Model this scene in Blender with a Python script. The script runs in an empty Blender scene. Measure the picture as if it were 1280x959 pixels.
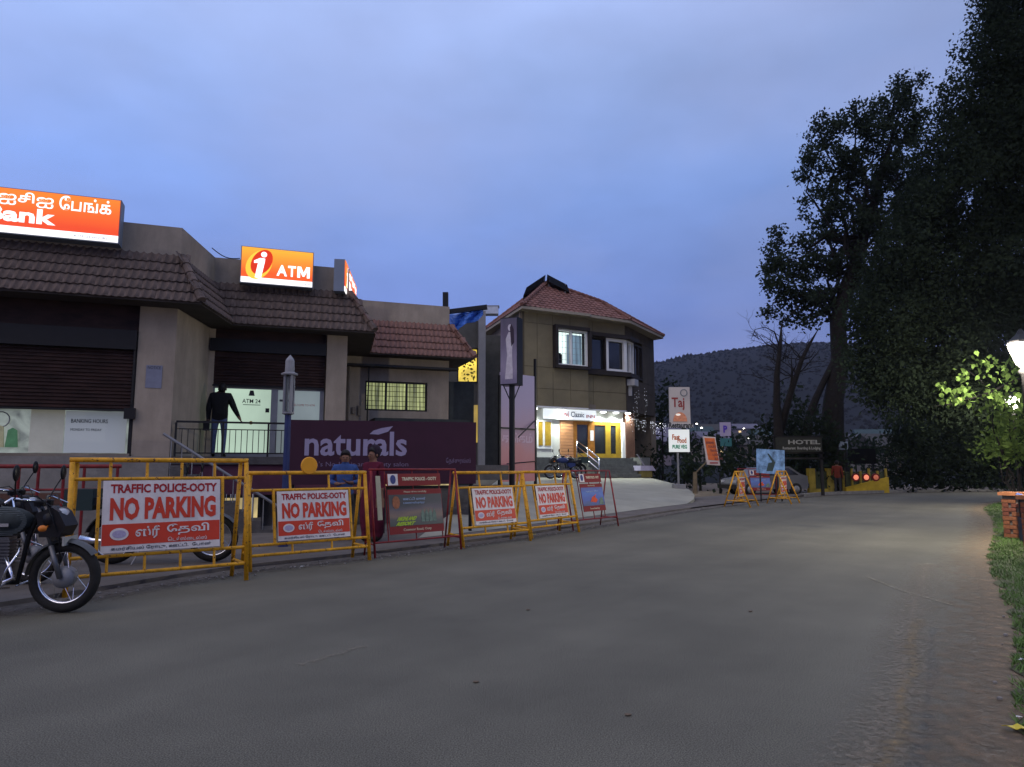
import bpy, math, random
import numpy as np
from math import pi, sin, cos, radians as R, hypot, atan2, sqrt
from mathutils import Matrix, Vector
random.seed(7); rng = np.random.default_rng(7)
sc = bpy.context.scene; col = sc.collection

# ---------------------------------------------------------------- camera
FPX, CH, PITCH = 870.0, 1.35, math.atan((583 - 479.5) / 870.0)
cd = bpy.data.cameras.new('camera'); cam = bpy.data.objects.new('camera', cd); col.objects.link(cam)
cd.sensor_width = 36; cd.lens = FPX / 1280 * 36; cd.clip_end = 6000; cd.clip_start = 0.05
cam.location = (0, 0, CH); cam.rotation_euler = (pi / 2 + PITCH, 0, 0); sc.camera = cam

# ---------------------------------------------------------------- dusk sky
w = bpy.data.worlds.new("World"); sc.world = w; w.use_nodes = True
nt = w.node_tree; nt.nodes.clear(); N = nt.nodes.new; L = nt.links.new
out = N('ShaderNodeOutputWorld'); bg = N('ShaderNodeBackground'); L(bg.outputs[0], out.inputs[0])
tc = N('ShaderNodeTexCoord'); sx = N('ShaderNodeSeparateXYZ'); L(tc.outputs['Generated'], sx.inputs[0])
mp = N('ShaderNodeMapRange'); mp.inputs[1].default_value = -0.02; mp.inputs[2].default_value = 0.9; L(sx.outputs[2], mp.inputs[0])
ramp = N('ShaderNodeValToRGB'); L(mp.outputs[0], ramp.inputs[0])
els = ramp.color_ramp.elements
els[0].position = 0.0; els[0].color = (0.20, 0.22, 0.47, 1)
els[1].position = 1.0; els[1].color = (0.50, 0.58, 0.88, 1)
for p_, c_ in ((0.13, (0.190, 0.225, 0.50, 1)), (0.24, (0.132, 0.195, 0.48, 1)), (0.42, (0.180, 0.280, 0.60, 1)), (0.58, (0.275, 0.375, 0.68, 1))):
    e = els.new(p_); e.color = c_
# brighter towards the left (where the last light is), soft cloud streaks
mpx = N('ShaderNodeMapRange'); mpx.inputs[1].default_value = 0.7; mpx.inputs[2].default_value = -0.75
mpx.inputs[3].default_value = 0.86; mpx.inputs[4].default_value = 1.36; L(sx.outputs[0], mpx.inputs[0])
mapn = N('ShaderNodeMapping'); mapn.inputs['Scale'].default_value = (1.2, 1.2, 2.8); mapn.inputs['Rotation'].default_value = (0.12, 0.1, 0)
L(tc.outputs['Generated'], mapn.inputs[0])
no = N('ShaderNodeTexNoise'); no.inputs['Scale'].default_value = 2.2; no.inputs['Detail'].default_value = 5; no.inputs['Roughness'].default_value = 0.5
L(mapn.outputs[0], no.inputs['Vector'])
mpn = N('ShaderNodeMapRange'); mpn.inputs[1].default_value = 0.3; mpn.inputs[2].default_value = 0.7
mpn.inputs[3].default_value = 0.84; mpn.inputs[4].default_value = 1.18; L(no.outputs[0], mpn.inputs[0])
mu = N('ShaderNodeMath'); mu.operation = 'MULTIPLY'; L(mpx.outputs[0], mu.inputs[0]); L(mpn.outputs[0], mu.inputs[1])
vm = N('ShaderNodeVectorMath'); vm.operation = 'SCALE'; L(ramp.outputs[0], vm.inputs[0]); L(mu.outputs[0], vm.inputs['Scale'])
# pinkish grey cloud tint
mapc = N('ShaderNodeMapping'); mapc.inputs['Scale'].default_value = (0.9, 0.9, 2.0); mapc.inputs['Location'].default_value = (3, 1, 2)
L(tc.outputs['Generated'], mapc.inputs[0])
no2 = N('ShaderNodeTexNoise'); no2.inputs['Scale'].default_value = 1.8; no2.inputs['Detail'].default_value = 6; L(mapc.outputs[0], no2.inputs['Vector'])
mp2 = N('ShaderNodeMapRange'); mp2.inputs[1].default_value = 0.45; mp2.inputs[2].default_value = 0.75; mp2.inputs[4].default_value = 0.55; L(no2.outputs[0], mp2.inputs[0])
mx = N('ShaderNodeMix'); mx.data_type = 'RGBA'; L(mp2.outputs[0], mx.inputs[0]); L(vm.outputs[0], mx.inputs[6]); mx.inputs[7].default_value = (0.34, 0.38, 0.62, 1)
sky = N('ShaderNodeTexSky'); sky.sky_type = 'NISHITA'; sky.sun_disc = False; sky.sun_elevation = R(6); sky.sun_rotation = R(200)
sm = N('ShaderNodeVectorMath'); sm.operation = 'SCALE'; L(sky.outputs[0], sm.inputs[0]); sm.inputs['Scale'].default_value = 0.004
ad = N('ShaderNodeVectorMath'); ad.operation = 'ADD'; L(mx.outputs[2], ad.inputs[0]); L(sm.outputs[0], ad.inputs[1])
L(ad.outputs[0], bg.inputs[0]); bg.inputs[1].default_value = 1.12

ld = bpy.data.lights.new('sun', 'SUN'); sun = bpy.data.objects.new('sun', ld); col.objects.link(sun)
ld.energy = 0.95; ld.angle = R(60); ld.color = (1.0, 0.77, 0.50)
sun.rotation_euler = (R(48), 0, R(-35))
sc.view_settings.view_transform = 'Standard'; sc.view_settings.look = 'None'; sc.view_settings.exposure = 0; sc.view_settings.gamma = 1
sc.cycles.use_denoising = True; sc.cycles.max_bounces = 6; sc.cycles.sample_clamp_indirect = 3.0; sc.cycles.caustics_reflective = False

# ---------------------------------------------------------------- geometry helpers
def ray(x, y):
    v = -(y - 479.5)
    return (x - 640, FPX * cos(PITCH) - v * sin(PITCH), FPX * sin(PITCH) + v * cos(PITCH))
def G(x, y, z=0.0):      # point of the place at height z seen at a photo pixel
    r = ray(x, y); t = (z - CH) / r[2]; return Vector((r[0] * t, r[1] * t, z))
def D(x, y, Y):          # point of the place at forward distance Y
    r = ray(x, y); t = Y / r[1]; return Vector((r[0] * t, Y, CH + r[2] * t))
MATS = {}
def mat(name, c, rough=0.7, noise=0.18, scale=6.0, bump=0.0, metal=0.0, emit=0.0, ecol=None, bscale=None, spec=0.22, alpha=1.0, trans=0.0):
    if name in MATS: return MATS[name]
    m = bpy.data.materials.new(name); m.use_nodes = True; n = m.node_tree.nodes; l = m.node_tree.links
    b = n['Principled BSDF']; b.inputs['Roughness'].default_value = rough; b.inputs['Metallic'].default_value = metal
    b.inputs['Specular IOR Level'].default_value = spec; b.inputs['Alpha'].default_value = alpha; b.inputs['Transmission Weight'].default_value = trans
    c = tuple(c) + (1,)
    if noise:
        t = n.new('ShaderNodeTexCoord'); x = n.new('ShaderNodeTexNoise'); x.inputs['Scale'].default_value = scale; x.inputs['Detail'].default_value = 6
        x.inputs['Roughness'].default_value = 0.65
        l.new(t.outputs['Object'], x.inputs['Vector'])
        r_ = n.new('ShaderNodeValToRGB'); l.new(x.outputs[0], r_.inputs[0])
        r_.color_ramp.elements[0].position = 0.3; r_.color_ramp.elements[1].position = 0.72
        r_.color_ramp.elements[0].color = tuple(max(0, v * (1 - noise)) for v in c[:3]) + (1,)
        r_.color_ramp.elements[1].color = tuple(min(1, v * (1 + noise)) for v in c[:3]) + (1,)
        l.new(r_.outputs[0], b.inputs['Base Color'])
    else: b.inputs['Base Color'].default_value = c
    if bump:
        t = n.new('ShaderNodeTexCoord'); x = n.new('ShaderNodeTexNoise'); x.inputs['Scale'].default_value = bscale or scale * 5; x.inputs['Detail'].default_value = 4
        l.new(t.outputs['Object'], x.inputs['Vector'])
        u = n.new('ShaderNodeBump'); u.inputs['Strength'].default_value = bump; u.inputs['Distance'].default_value = 0.02
        l.new(x.outputs[0], u.inputs['Height']); l.new(u.outputs[0], b.inputs['Normal'])
    if emit:
        b.inputs['Emission Color'].default_value = tuple(ecol or c[:3]) + (1,); b.inputs['Emission Strength'].default_value = emit
    MATS[name] = m; return m

def weather(name, sc=(.8, .8, .22), lo=.80, hi=1.08, chips=None, csc=22, cth=.62):
    """rain streaks, or chips of another colour where paint has come off"""
    m = MATS[name]; n = m.node_tree.nodes; l = m.node_tree.links; b = n['Principled BSDF']; src = b.inputs['Base Color'].links[0].from_socket; t = n.new('ShaderNodeTexCoord')
    mp_ = n.new('ShaderNodeMapping'); mp_.inputs['Scale'].default_value = sc; l.new(t.outputs['Object'], mp_.inputs[0])
    x = n.new('ShaderNodeTexNoise'); x.inputs['Scale'].default_value = 2.0; x.inputs['Detail'].default_value = 7; x.inputs['Roughness'].default_value = .7; l.new(mp_.outputs[0], x.inputs['Vector'])
    r_ = n.new('ShaderNodeMapRange'); r_.inputs[1].default_value = .38; r_.inputs[2].default_value = .66; r_.inputs[3].default_value = lo; r_.inputs[4].default_value = hi; l.new(x.outputs[0], r_.inputs[0])
    v = n.new('ShaderNodeVectorMath'); v.operation = 'SCALE'; l.new(src, v.inputs[0]); l.new(r_.outputs[0], v.inputs['Scale']); o = v.outputs[0]
    if chips:
        y = n.new('ShaderNodeTexNoise'); y.inputs['Scale'].default_value = csc; y.inputs['Detail'].default_value = 6; y.inputs['Roughness'].default_value = .7; l.new(t.outputs['Object'], y.inputs['Vector'])
        q = n.new('ShaderNodeMapRange'); q.inputs[1].default_value = cth; q.inputs[2].default_value = cth + .03; l.new(y.outputs[0], q.inputs[0])
        k = n.new('ShaderNodeMix'); k.data_type = 'RGBA'; l.new(q.outputs[0], k.inputs[0]); l.new(o, k.inputs[6]); k.inputs[7].default_value = tuple(chips) + (1,); o = k.outputs[2]
    l.new(o, b.inputs['Base Color'])

class MB:
    def __init__(s, M=None): s.v = []; s.f = []; s.m = []; s.M = M; s.mi = 0
    def add(s, vs, fs):
        o = len(s.v)
        for p in vs:
            p = Vector(p); s.v.append(s.M @ p if s.M else p)
        for f in fs: s.f.append([o + i for i in f]); s.m.append(s.mi)
        return s
    def box(s, x0, x1, y0, y1, z0, z1):
        return s.add([(x0,y0,z0),(x1,y0,z0),(x1,y1,z0),(x0,y1,z0),(x0,y0,z1),(x1,y0,z1),(x1,y1,z1),(x0,y1,z1)],
                     [(0,3,2,1),(4,5,6,7),(0,1,5,4),(1,2,6,5),(2,3,7,6),(3,0,4,7)])
    def quad(s, a, b, c, d): return s.add([a, b, c, d], [(0, 1, 2, 3)])
    def prism(s, pts, z0, z1):      # footprint polygon (anticlockwise)
        n = len(pts); vs = [(p[0], p[1], z0) for p in pts] + [(p[0], p[1], z1) for p in pts]
        return s.add(vs, [tuple(range(n - 1, -1, -1)), tuple(range(n, 2 * n))] + [(i, (i + 1) % n, n + (i + 1) % n, n + i) for i in range(n)])
    def profile(s, pts, y0, y1):    # outline in x-z, extruded along y
        n = len(pts); vs = [(p[0], y0, p[1]) for p in pts] + [(p[0], y1, p[1]) for p in pts]
        return s.add(vs, [tuple(range(n)), tuple(range(2 * n - 1, n - 1, -1))] + [(i, n + i, n + (i + 1) % n, (i + 1) % n) for i in range(n)])
    def tube(s, pts, r, n=8, r1=None):
        pts = [Vector(p) for p in pts]; k = len(pts); rs = r if isinstance(r, (list, tuple)) else [r + ((r1 if r1 is not None else r) - r) * i / max(1, k - 1) for i in range(k)]
        vs = []; prev = None
        for i, p in enumerate(pts):
            d = (pts[min(i + 1, k - 1)] - pts[max(i - 1, 0)]).normalized()
            if prev is None: a = d.orthogonal().normalized()
            else: a = (prev - d * prev.dot(d)); a = a.normalized() if a.length > 1e-6 else d.orthogonal().normalized()
            prev = a; b = d.cross(a)
            vs += [p + (a * cos(2 * pi * j / n) + b * sin(2 * pi * j / n)) * rs[i] for j in range(n)]
        fs = [(i * n + j, i * n + (j + 1) % n, (i + 1) * n + (j + 1) % n, (i + 1) * n + j) for i in range(k - 1) for j in range(n)]
        fs += [tuple(range(n - 1, -1, -1)), tuple(range((k - 1) * n, k * n))]
        return s.add(vs, fs)
    def lathe(s, prof, c=(0, 0, 0), n=16, axis='z'):
        vs = []
        for r_, h in prof:
            for j in range(n):
                a = 2 * pi * j / n; x, y = r_ * cos(a), r_ * sin(a)
                vs.append({'z': (c[0] + x, c[1] + y, c[2] + h), 'y': (c[0] + x, c[1] + h, c[2] + y), 'x': (c[0] + h, c[1] + x, c[2] + y)}[axis])
        k = len(prof)
        fs = [(i * n + j, i * n + (j + 1) % n, (i + 1) * n + (j + 1) % n, (i + 1) * n + j) for i in range(k - 1) for j in range(n)]
        fs += [tuple(range(n - 1, -1, -1)), tuple(range((k - 1) * n, k * n))]
        return s.add(vs, fs)
    def torus(s, c, R_, r_, n=32, m=8, axis='y', sq=1.0):
        vs = []
        for i in range(n):
            a = 2 * pi * i / n
            for j in range(m):
                b = 2 * pi * j / m; q = R_ + r_ * cos(b); h = r_ * sin(b) * sq
                vs.append((c[0] + q * cos(a), c[1] + h, c[2] + q * sin(a)) if axis == 'y' else (c[0] + q * cos(a), c[1] + q * sin(a), c[2] + h))
        return s.add(vs, [(i * m + j, ((i + 1) % n) * m + j, ((i + 1) % n) * m + (j + 1) % m, i * m + (j + 1) % m) for i in range(n) for j in range(m)])
    def ball(s, c, rx, ry=None, rz=None, n=10, k=7):
        ry = ry or rx; rz = rz or rx; vs = []
        for i in range(1, k):
            t = pi * i / k
            for j in range(n):
                a = 2 * pi * j / n; vs.append((c[0] + rx * sin(t) * cos(a), c[1] + ry * sin(t) * sin(a), c[2] + rz * cos(t)))
        vs += [(c[0], c[1], c[2] + rz), (c[0], c[1], c[2] - rz)]; T = len(vs) - 2
        fs = [(i * n + j, (i + 1) * n + j, (i + 1) * n + (j + 1) % n, i * n + (j + 1) % n) for i in range(k - 2) for j in range(n)]
        fs += [(T, j, (j + 1) % n) for j in range(n)] + [(T + 1, (k - 2) * n + (j + 1) % n, (k - 2) * n + j) for j in range(n)]
        return s.add(vs, fs)
    def mesh(s, name, mats, smooth=False):
        me = bpy.data.meshes.new(name); me.from_pydata([tuple(p) for p in s.v], [], s.f)
        for m in (mats if isinstance(mats, (list, tuple)) else [mats]): me.materials.append(m)
        me.polygons.foreach_set('material_index', s.m)
        if smooth: me.polygons.foreach_set('use_smooth', [True] * len(s.f))
        me.update(); return me

def link(name, me, parent=None, loc=None):
    o = bpy.data.objects.new(name, me); col.objects.link(o)
    if parent: o.parent = parent
    if loc is not None: o.location = loc
    return o
def part(name, mb, m, parent=None, smooth=False, **kw):
    o = link(name, mb.mesh(name, m, smooth), parent)
    for k, v in kw.items(): o[k] = v
    return o
def tag(o, label, cat, group=None):
    o['label'] = label; o['category'] = cat
    if group: o['group'] = group
    return o
def thing(name, label, cat, loc=(0, 0, 0), rot=0.0, group=None):
    o = bpy.data.objects.new(name, None); col.objects.link(o); o.empty_display_size = 0.2
    o.location = loc; o.rotation_euler = (0, 0, R(rot)); return tag(o, label, cat, group)
def struct(name, mb, m, kind='structure', smooth=False):
    return part(name, mb, m, None, smooth, kind=kind)
def kids(o, _c={}):
    return [c for c in col.objects if c.parent == o]
def copy_tree(root, label, loc, rot, sc_=None):
    r = root.copy(); col.objects.link(r); r.location = loc; r.rotation_euler = (0, 0, R(rot)); r['label'] = label
    if sc_: r.scale = sc_
    for c in kids(root):
        n = c.copy(); col.objects.link(n); n.parent = r
        for d in kids(c):
            g = d.copy(); col.objects.link(g); g.parent = n
    return r
bpy.context.view_layer.update()
TXT = {}
def text_mesh(s, bold, ext):
    k = (s, bold, ext)
    if k not in TXT:
        c = bpy.data.curves.new('lettering', 'FONT'); c.body = s; c.offset = bold; c.extrude = ext; c.resolution_u = 2
        o = bpy.data.objects.new('lettering_tmp', c); col.objects.link(o); bpy.context.view_layer.update()
        me = bpy.data.meshes.new_from_object(o.evaluated_get(bpy.context.evaluated_depsgraph_get()))
        bpy.data.objects.remove(o); bpy.data.curves.remove(c)
        n = len(me.vertices); a = np.empty(n * 3, np.float32); me.vertices.foreach_get('co', a); a = a.reshape(-1, 3)
        fs = [tuple(p.vertices) for p in me.polygons]; bpy.data.meshes.remove(me)
        a[:, 0] -= a[:, 0].min(); a[:, 1] -= a[:, 1].min()
        TXT[k] = (a / np.array([a[:, 0].max(), a[:, 1].max(), 1]), fs)
    return TXT[k]
def tam(s):
    o = []
    for ch in s:
        if ch in 'ெேை' and o: o.insert(len(o) - 1, ch)
        elif ch in 'ொோ' and o: o.insert(len(o) - 1, {'ொ': 'ெ', 'ோ': 'ே'}[ch]); o.append('ா')
        else: o.append(ch)
    return ''.join(o)
def letters(parent, s, x0, x1, z0, z1, y, m, bold=0.0, thick=0.004, shear=0.0, M=None, name='lettering'):
    """lettering standing in the x-z plane, facing -y, filling a rectangle"""
    a, fs = text_mesh(tam(s), bold, 0.01)
    v = np.empty_like(a); v[:, 0] = x0 + (x1 - x0) * a[:, 0] + shear * a[:, 1]; v[:, 2] = z0 + (z1 - z0) * a[:, 1]; v[:, 1] = y - thick * (a[:, 2] / 0.01 * .5 + .5)
    mb = MB(M); mb.add(v.tolist(), fs)
    return part(name, mb, m, parent)

# ---------------------------------------------------------------- materials
asphalt = mat('worn asphalt', (0.094, 0.087, 0.065), 0.88, 0.22, 0.5, 0.12, bscale=260, spec=0.3)
def asphalt_grain():
    m = MATS['worn asphalt']; n = m.node_tree.nodes; l = m.node_tree.links; b = n['Principled BSDF']
    src = b.inputs['Base Color'].links[0].from_socket; t = n.new('ShaderNodeTexCoord')
    g = n.new('ShaderNodeTexNoise'); g.inputs['Scale'].default_value = 130; g.inputs['Detail'].default_value = 3; l.new(t.outputs['Object'], g.inputs['Vector'])
    r_ = n.new('ShaderNodeMapRange'); r_.inputs[1].default_value = .35; r_.inputs[2].default_value = .68; r_.inputs[3].default_value = .45; r_.inputs[4].default_value = 1.65; l.new(g.outputs[0], r_.inputs[0])
    # long streaks along the direction of travel
    mp_ = n.new('ShaderNodeMapping'); mp_.vector_type = 'TEXTURE'; mp_.inputs['Rotation'].default_value = (0, 0, R(53)); mp_.inputs['Scale'].default_value = (14, 1.2, 1); l.new(t.outputs['Object'], mp_.inputs[0])
    s_ = n.new('ShaderNodeTexNoise'); s_.inputs['Scale'].default_value = 1.1; s_.inputs['Detail'].default_value = 5; l.new(mp_.outputs[0], s_.inputs['Vector'])
    q_ = n.new('ShaderNodeMapRange'); q_.inputs[1].default_value = .3; q_.inputs[2].default_value = .7; q_.inputs[3].default_value = .86; q_.inputs[4].default_value = 1.20; l.new(s_.outputs[0], q_.inputs[0])
    k = n.new('ShaderNodeMath'); k.operation = 'MULTIPLY'; l.new(r_.outputs[0], k.inputs[0]); l.new(q_.outputs[0], k.inputs[1])
    v = n.new('ShaderNodeVectorMath'); v.operation = 'SCALE'; l.new(src, v.inputs[0]); l.new(k.outputs[0], v.inputs['Scale']); l.new(v.outputs[0], b.inputs['Base Color'])
asphalt_grain()
pave = mat('dusty paving', (0.115, 0.10, 0.088), 0.9, 0.3, 1.6, 0.4, bscale=40)
soil = mat('roadside dirt', (0.13, 0.10, 0.072), 0.95, 0.3, 2.5, 0.7, bscale=50)
grit = mat('gritty dirt', (0.115, 0.10, 0.085), 0.95, 0.45, 9, 0.9, bscale=60)
slab_m = mat('pale concrete forecourt', (0.27, 0.26, 0.21), 0.85, 0.18, 0.7, 0.3, bscale=25)
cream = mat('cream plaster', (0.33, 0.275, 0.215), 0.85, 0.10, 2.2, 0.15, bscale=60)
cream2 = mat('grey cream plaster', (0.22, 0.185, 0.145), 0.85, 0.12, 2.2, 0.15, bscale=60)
parapet_m = mat('parapet plaster', (0.27, 0.235, 0.195), 0.9, 0.16, 1.7, 0.2, bscale=40)
clay_dark = mat('weathered clay tile', (0.098, 0.072, 0.062), 0.75, 0.35, 4, 0.2)
clay_mid = mat('clay tile', (0.18, 0.098, 0.080), 0.75, 0.28, 4, 0.2)
clay_red = mat('red clay tile', (0.175, 0.083, 0.066), 0.75, 0.4, 2.5, 0.2)
shutter_m = mat('maroon shutter', (0.030, 0.014, 0.011), 0.6, 0.25, 3)
dark_m = mat('dark metal', (0.014, 0.013, 0.013), 0.5, 0.1, 5)
black = mat('black paint', (0.008, 0.008, 0.009), 0.35, 0.1, 5)
yellow = mat('yellow paint', (0.62, 0.30, 0.015), 0.45, 0.22, 14, 0.1)
redp = mat('dark red paint', (0.20, 0.018, 0.02), 0.45, 0.25, 10)
white_sign = mat('white sign board', (0.64, 0.58, 0.55), 0.5, 0.05, 6)
sign_red = mat('sign red', (0.50, 0.045, 0.02), 0.5, 0.06, 6)
sign_crimson = mat('sign crimson', (0.30, 0.016, 0.016), 0.5, 0.06, 6)
ink = mat('black ink', (0.03, 0.03, 0.035), 0.6, 0)
white_p = mat('white paint', (0.75, 0.75, 0.73), 0.5, 0.05, 5)
chrome = mat('chrome', (0.75, 0.76, 0.80), 0.14, 0.05, 5, metal=1.0)
steel = mat('brushed steel', (0.5, 0.5, 0.52), 0.35, 0.1, 9, metal=1.0)
alu = mat('grey aluminium', (0.21, 0.21, 0.22), 0.5, 0.1, 5, metal=0.3)
rubber = mat('tyre rubber', (0.018, 0.017, 0.016), 0.85, 0.25, 12, 0.3)
bark = mat('bark', (0.013, 0.011, 0.010), 0.95, 0.35, 5, 0.9, bscale=18)
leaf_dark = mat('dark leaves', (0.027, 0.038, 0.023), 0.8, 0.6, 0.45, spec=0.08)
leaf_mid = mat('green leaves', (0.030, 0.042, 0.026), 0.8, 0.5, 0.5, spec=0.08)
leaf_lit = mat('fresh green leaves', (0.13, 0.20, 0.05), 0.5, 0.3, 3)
grass_m = mat('grass', (0.085, 0.150, 0.035), 0.8, 0.4, 3)
stone_m = mat('dark stone', (0.075, 0.07, 0.07), 0.8, 0.3, 5, 0.4)
def leafy(name):      # leaves pass some light through, so both faces read alike
    m = MATS[name]; n = m.node_tree.nodes; l = m.node_tree.links; b = n['Principled BSDF']; src = b.inputs['Base Color'].links[0].from_socket
    t = n.new('ShaderNodeBsdfTranslucent'); d = n.new('ShaderNodeBsdfDiffuse'); x = n.new('ShaderNodeMixShader'); x.inputs[0].default_value = .45
    l.new(src, t.inputs[0]); l.new(src, d.inputs[0]); l.new(d.outputs[0], x.inputs[1]); l.new(t.outputs[0], x.inputs[2]); l.new(x.outputs[0], n['Material Output'].inputs[0])
for k_ in ('dark leaves', 'green leaves', 'fresh green leaves'): leafy(k_)
skin_m = mat('skin', (0.17, 0.085, 0.055), 0.6, 0.05, 9)
hair_m = mat('black hair', (0.012, 0.01, 0.01), 0.6, 0.1, 9)

for k_ in ('cream plaster', 'grey cream plaster', 'parapet plaster'): weather(k_)
weather('yellow paint', (3, 3, 3), .75, 1.1, (.10, .045, .02), 24, .585); weather('dark red paint', (3, 3, 3), .7, 1.15, (.06, .03, .02), 24, .62)
weather('white sign board', (2, 2, .8), .80, 1.06, (.30, .22, .16), 9, .70); weather('maroon shutter', (1.2, 1, 4), .6, 1.35); weather('weathered clay tile', (1.5, 1.5, 1.5), .6, 1.4); weather('clay tile', (1.5, 1.5, 1.5), .65, 1.3)
# ---------------------------------------------------------------- ground
def strip(name, left, right, z, m, kind='structure'):
    mb = MB()
    for i in range(len(left) - 1):
        a, b, c, d = left[i], right[i], right[i + 1], left[i + 1]
        mb.quad((a[0], a[1], z), (b[0], b[1], z), (c[0], c[1], z), (d[0], d[1], z))
    return struct(name, mb, m, kind)
g = MB()
g.quad((-1500, -60, -0.03), (1500, -60, -0.03), (1500, 2500, -0.03), (-1500, 2500, -0.03)); struct('ground', g, soil)
LE = [(-20, -14), (-8.2, 1.4), (-4.9, 6.3), (-3.48, 9.0), (-2.09, 10.5), (0.46, 13.7), (2.45, 16.8), (6.6, 23.1), (12.9, 30.9), (17.5, 34.6), (24.5, 37.5), (45, 41)]
RE = [(-7, -10), (0.5, 0.6), (3.2, 4.5), (4.4, 6.2), (6.9, 10.2), (9.6, 14.0), (12.3, 18.0), (15.2, 22.6), (18.2, 26.2), (21, 28.0), (26.5, 30.0), (46, 33)]
def smooth_line(P, n=6):
    o = []
    for i in range(len(P) - 1):
        p0, p1, p2, p3 = (np.array(P[max(0, min(len(P) - 1, j))], float) for j in (i - 1, i, i + 1, i + 2))
        for k in range(n):
            t = k / n; o.append(tuple(0.5 * ((2 * p1) + (-p0 + p2) * t + (2 * p0 - 5 * p1 + 4 * p2 - p3) * t * t + (-p0 + 3 * p1 - 3 * p2 + p3) * t ** 3)))
    return o + [P[-1]]
LS, RS = smooth_line(LE, 8), smooth_line(RE, 8)
strip('road', [(p[0] + random.uniform(-.05, .05), p[1] + random.uniform(-.05, .05)) for p in LS], [(p[0] + random.uniform(-.07, .07), p[1] + random.uniform(-.07, .07)) for p in RS], 0.0, asphalt)
def offset(P, d):
    o = []
    for i, p in enumerate(P):
        a, b = P[max(0, i - 1)], P[min(len(P) - 1, i + 1)]; h = hypot(b[0] - a[0], b[1] - a[1]) or 1
        o.append((p[0] - (b[1] - a[1]) / h * d, p[1] + (b[0] - a[0]) / h * d))
    return o
def ragged(P, lo, hi): return [offset([P[max(0, i - 1)], p, P[min(len(P) - 1, i + 1)]], random.uniform(lo, hi))[1] for i, p in enumerate(P)]
LF = smooth_line(LE, 24); RF = smooth_line(RE, 24)
def soft_mat(name, c, sc1=9, bias=1.0, gain=3.0):
    """dirt lying on a surface, thinning out into separate grains where its 'edge' attribute falls to 0"""
    m = mat(name, c, .95, .35, 12, .07, bscale=160); n = m.node_tree.nodes; l = m.node_tree.links; b = n['Principled BSDF']
    a = n.new('ShaderNodeAttribute'); a.attribute_name = 'edge'; t = n.new('ShaderNodeTexCoord')
    x = n.new('ShaderNodeTexNoise'); x.inputs['Scale'].default_value = sc1; x.inputs['Detail'].default_value = 9; x.inputs['Roughness'].default_value = .72; l.new(t.outputs['Object'], x.inputs['Vector'])
    q = n.new('ShaderNodeMath'); q.operation = 'MULTIPLY_ADD'; l.new(a.outputs['Fac'], q.inputs[0]); q.inputs[1].default_value = .75; l.new(x.outputs[0], q.inputs[2])
    r_ = n.new('ShaderNodeMapRange'); r_.inputs[1].default_value = bias - .25 / gain * 2; r_.inputs[2].default_value = bias + .25 / gain * 2; l.new(q.outputs[0], r_.inputs[0]); l.new(r_.outputs[0], b.inputs['Alpha']); return m
def soft_strip(name, rows, vals, z, m):
    mb = MB(); n = len(rows[0]); ed = []
    for r_, v_ in zip(rows, vals):
        for p in r_: mb.v.append(Vector((p[0], p[1], z))); ed.append(v_)
    for k in range(len(rows) - 1):
        for i in range(n - 1): mb.f.append([(k + 1) * n + i, k * n + i, k * n + i + 1, (k + 1) * n + i + 1][::-1]); mb.m.append(0)
    o = struct(name, mb, m); at = o.data.attributes.new('edge', 'FLOAT', 'POINT'); at.data.foreach_set('value', ed); return o
LQ = [p for p in smooth_line(LE, 14) if p[0] < 26]; RQ = [p for p in smooth_line(RE, 14) if p[0] < 26]
soft_strip('dirt_edge', [offset(LQ, .42), offset(LQ, .1), offset(LQ, -.55)], [1, .85, 0], .005, soft_mat('gritty dirt', (.115, .095, .068), 14, .95, 2.6))
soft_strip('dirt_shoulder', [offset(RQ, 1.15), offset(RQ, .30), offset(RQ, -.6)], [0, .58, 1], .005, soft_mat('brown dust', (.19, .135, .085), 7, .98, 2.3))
# pavement behind the barricades, a low broken step up
pv = MB(); a_ = [p for p in offset(LF, .34) if p[1] < 22.6]
n_ = len(a_)
back = [(-14 + 20.6 * i / (n_ - 1), 9 + 20 * i / (n_ - 1)) for i in range(n_)]
for i in range(n_ - 1):
    p, q = a_[i], a_[i + 1]; z0, z1 = .05, .05
    pv.quad((p[0], p[1], 0), (q[0], q[1], 0), (q[0], q[1], z1), (p[0], p[1], z0))
    pv.quad((p[0], p[1], z0), (q[0], q[1], z1), (back[i + 1][0], back[i + 1][1], .05), (back[i][0], back[i][1], .05))
for i in range(len(LF) - 1):
    if 22 < LF[i][1] < 37 and LF[i][0] < 22:
        a, b = offset(LF, .36)[i], offset(LF, .36)[i + 1]; c, d = offset(LF, 3.2)[i], offset(LF, 3.2)[i + 1]
        pv.quad((a[0], a[1], .046), (b[0], b[1], .046), (d[0], d[1], .046), (c[0], c[1], .046))
struct('pavement', pv, pave)
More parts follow.
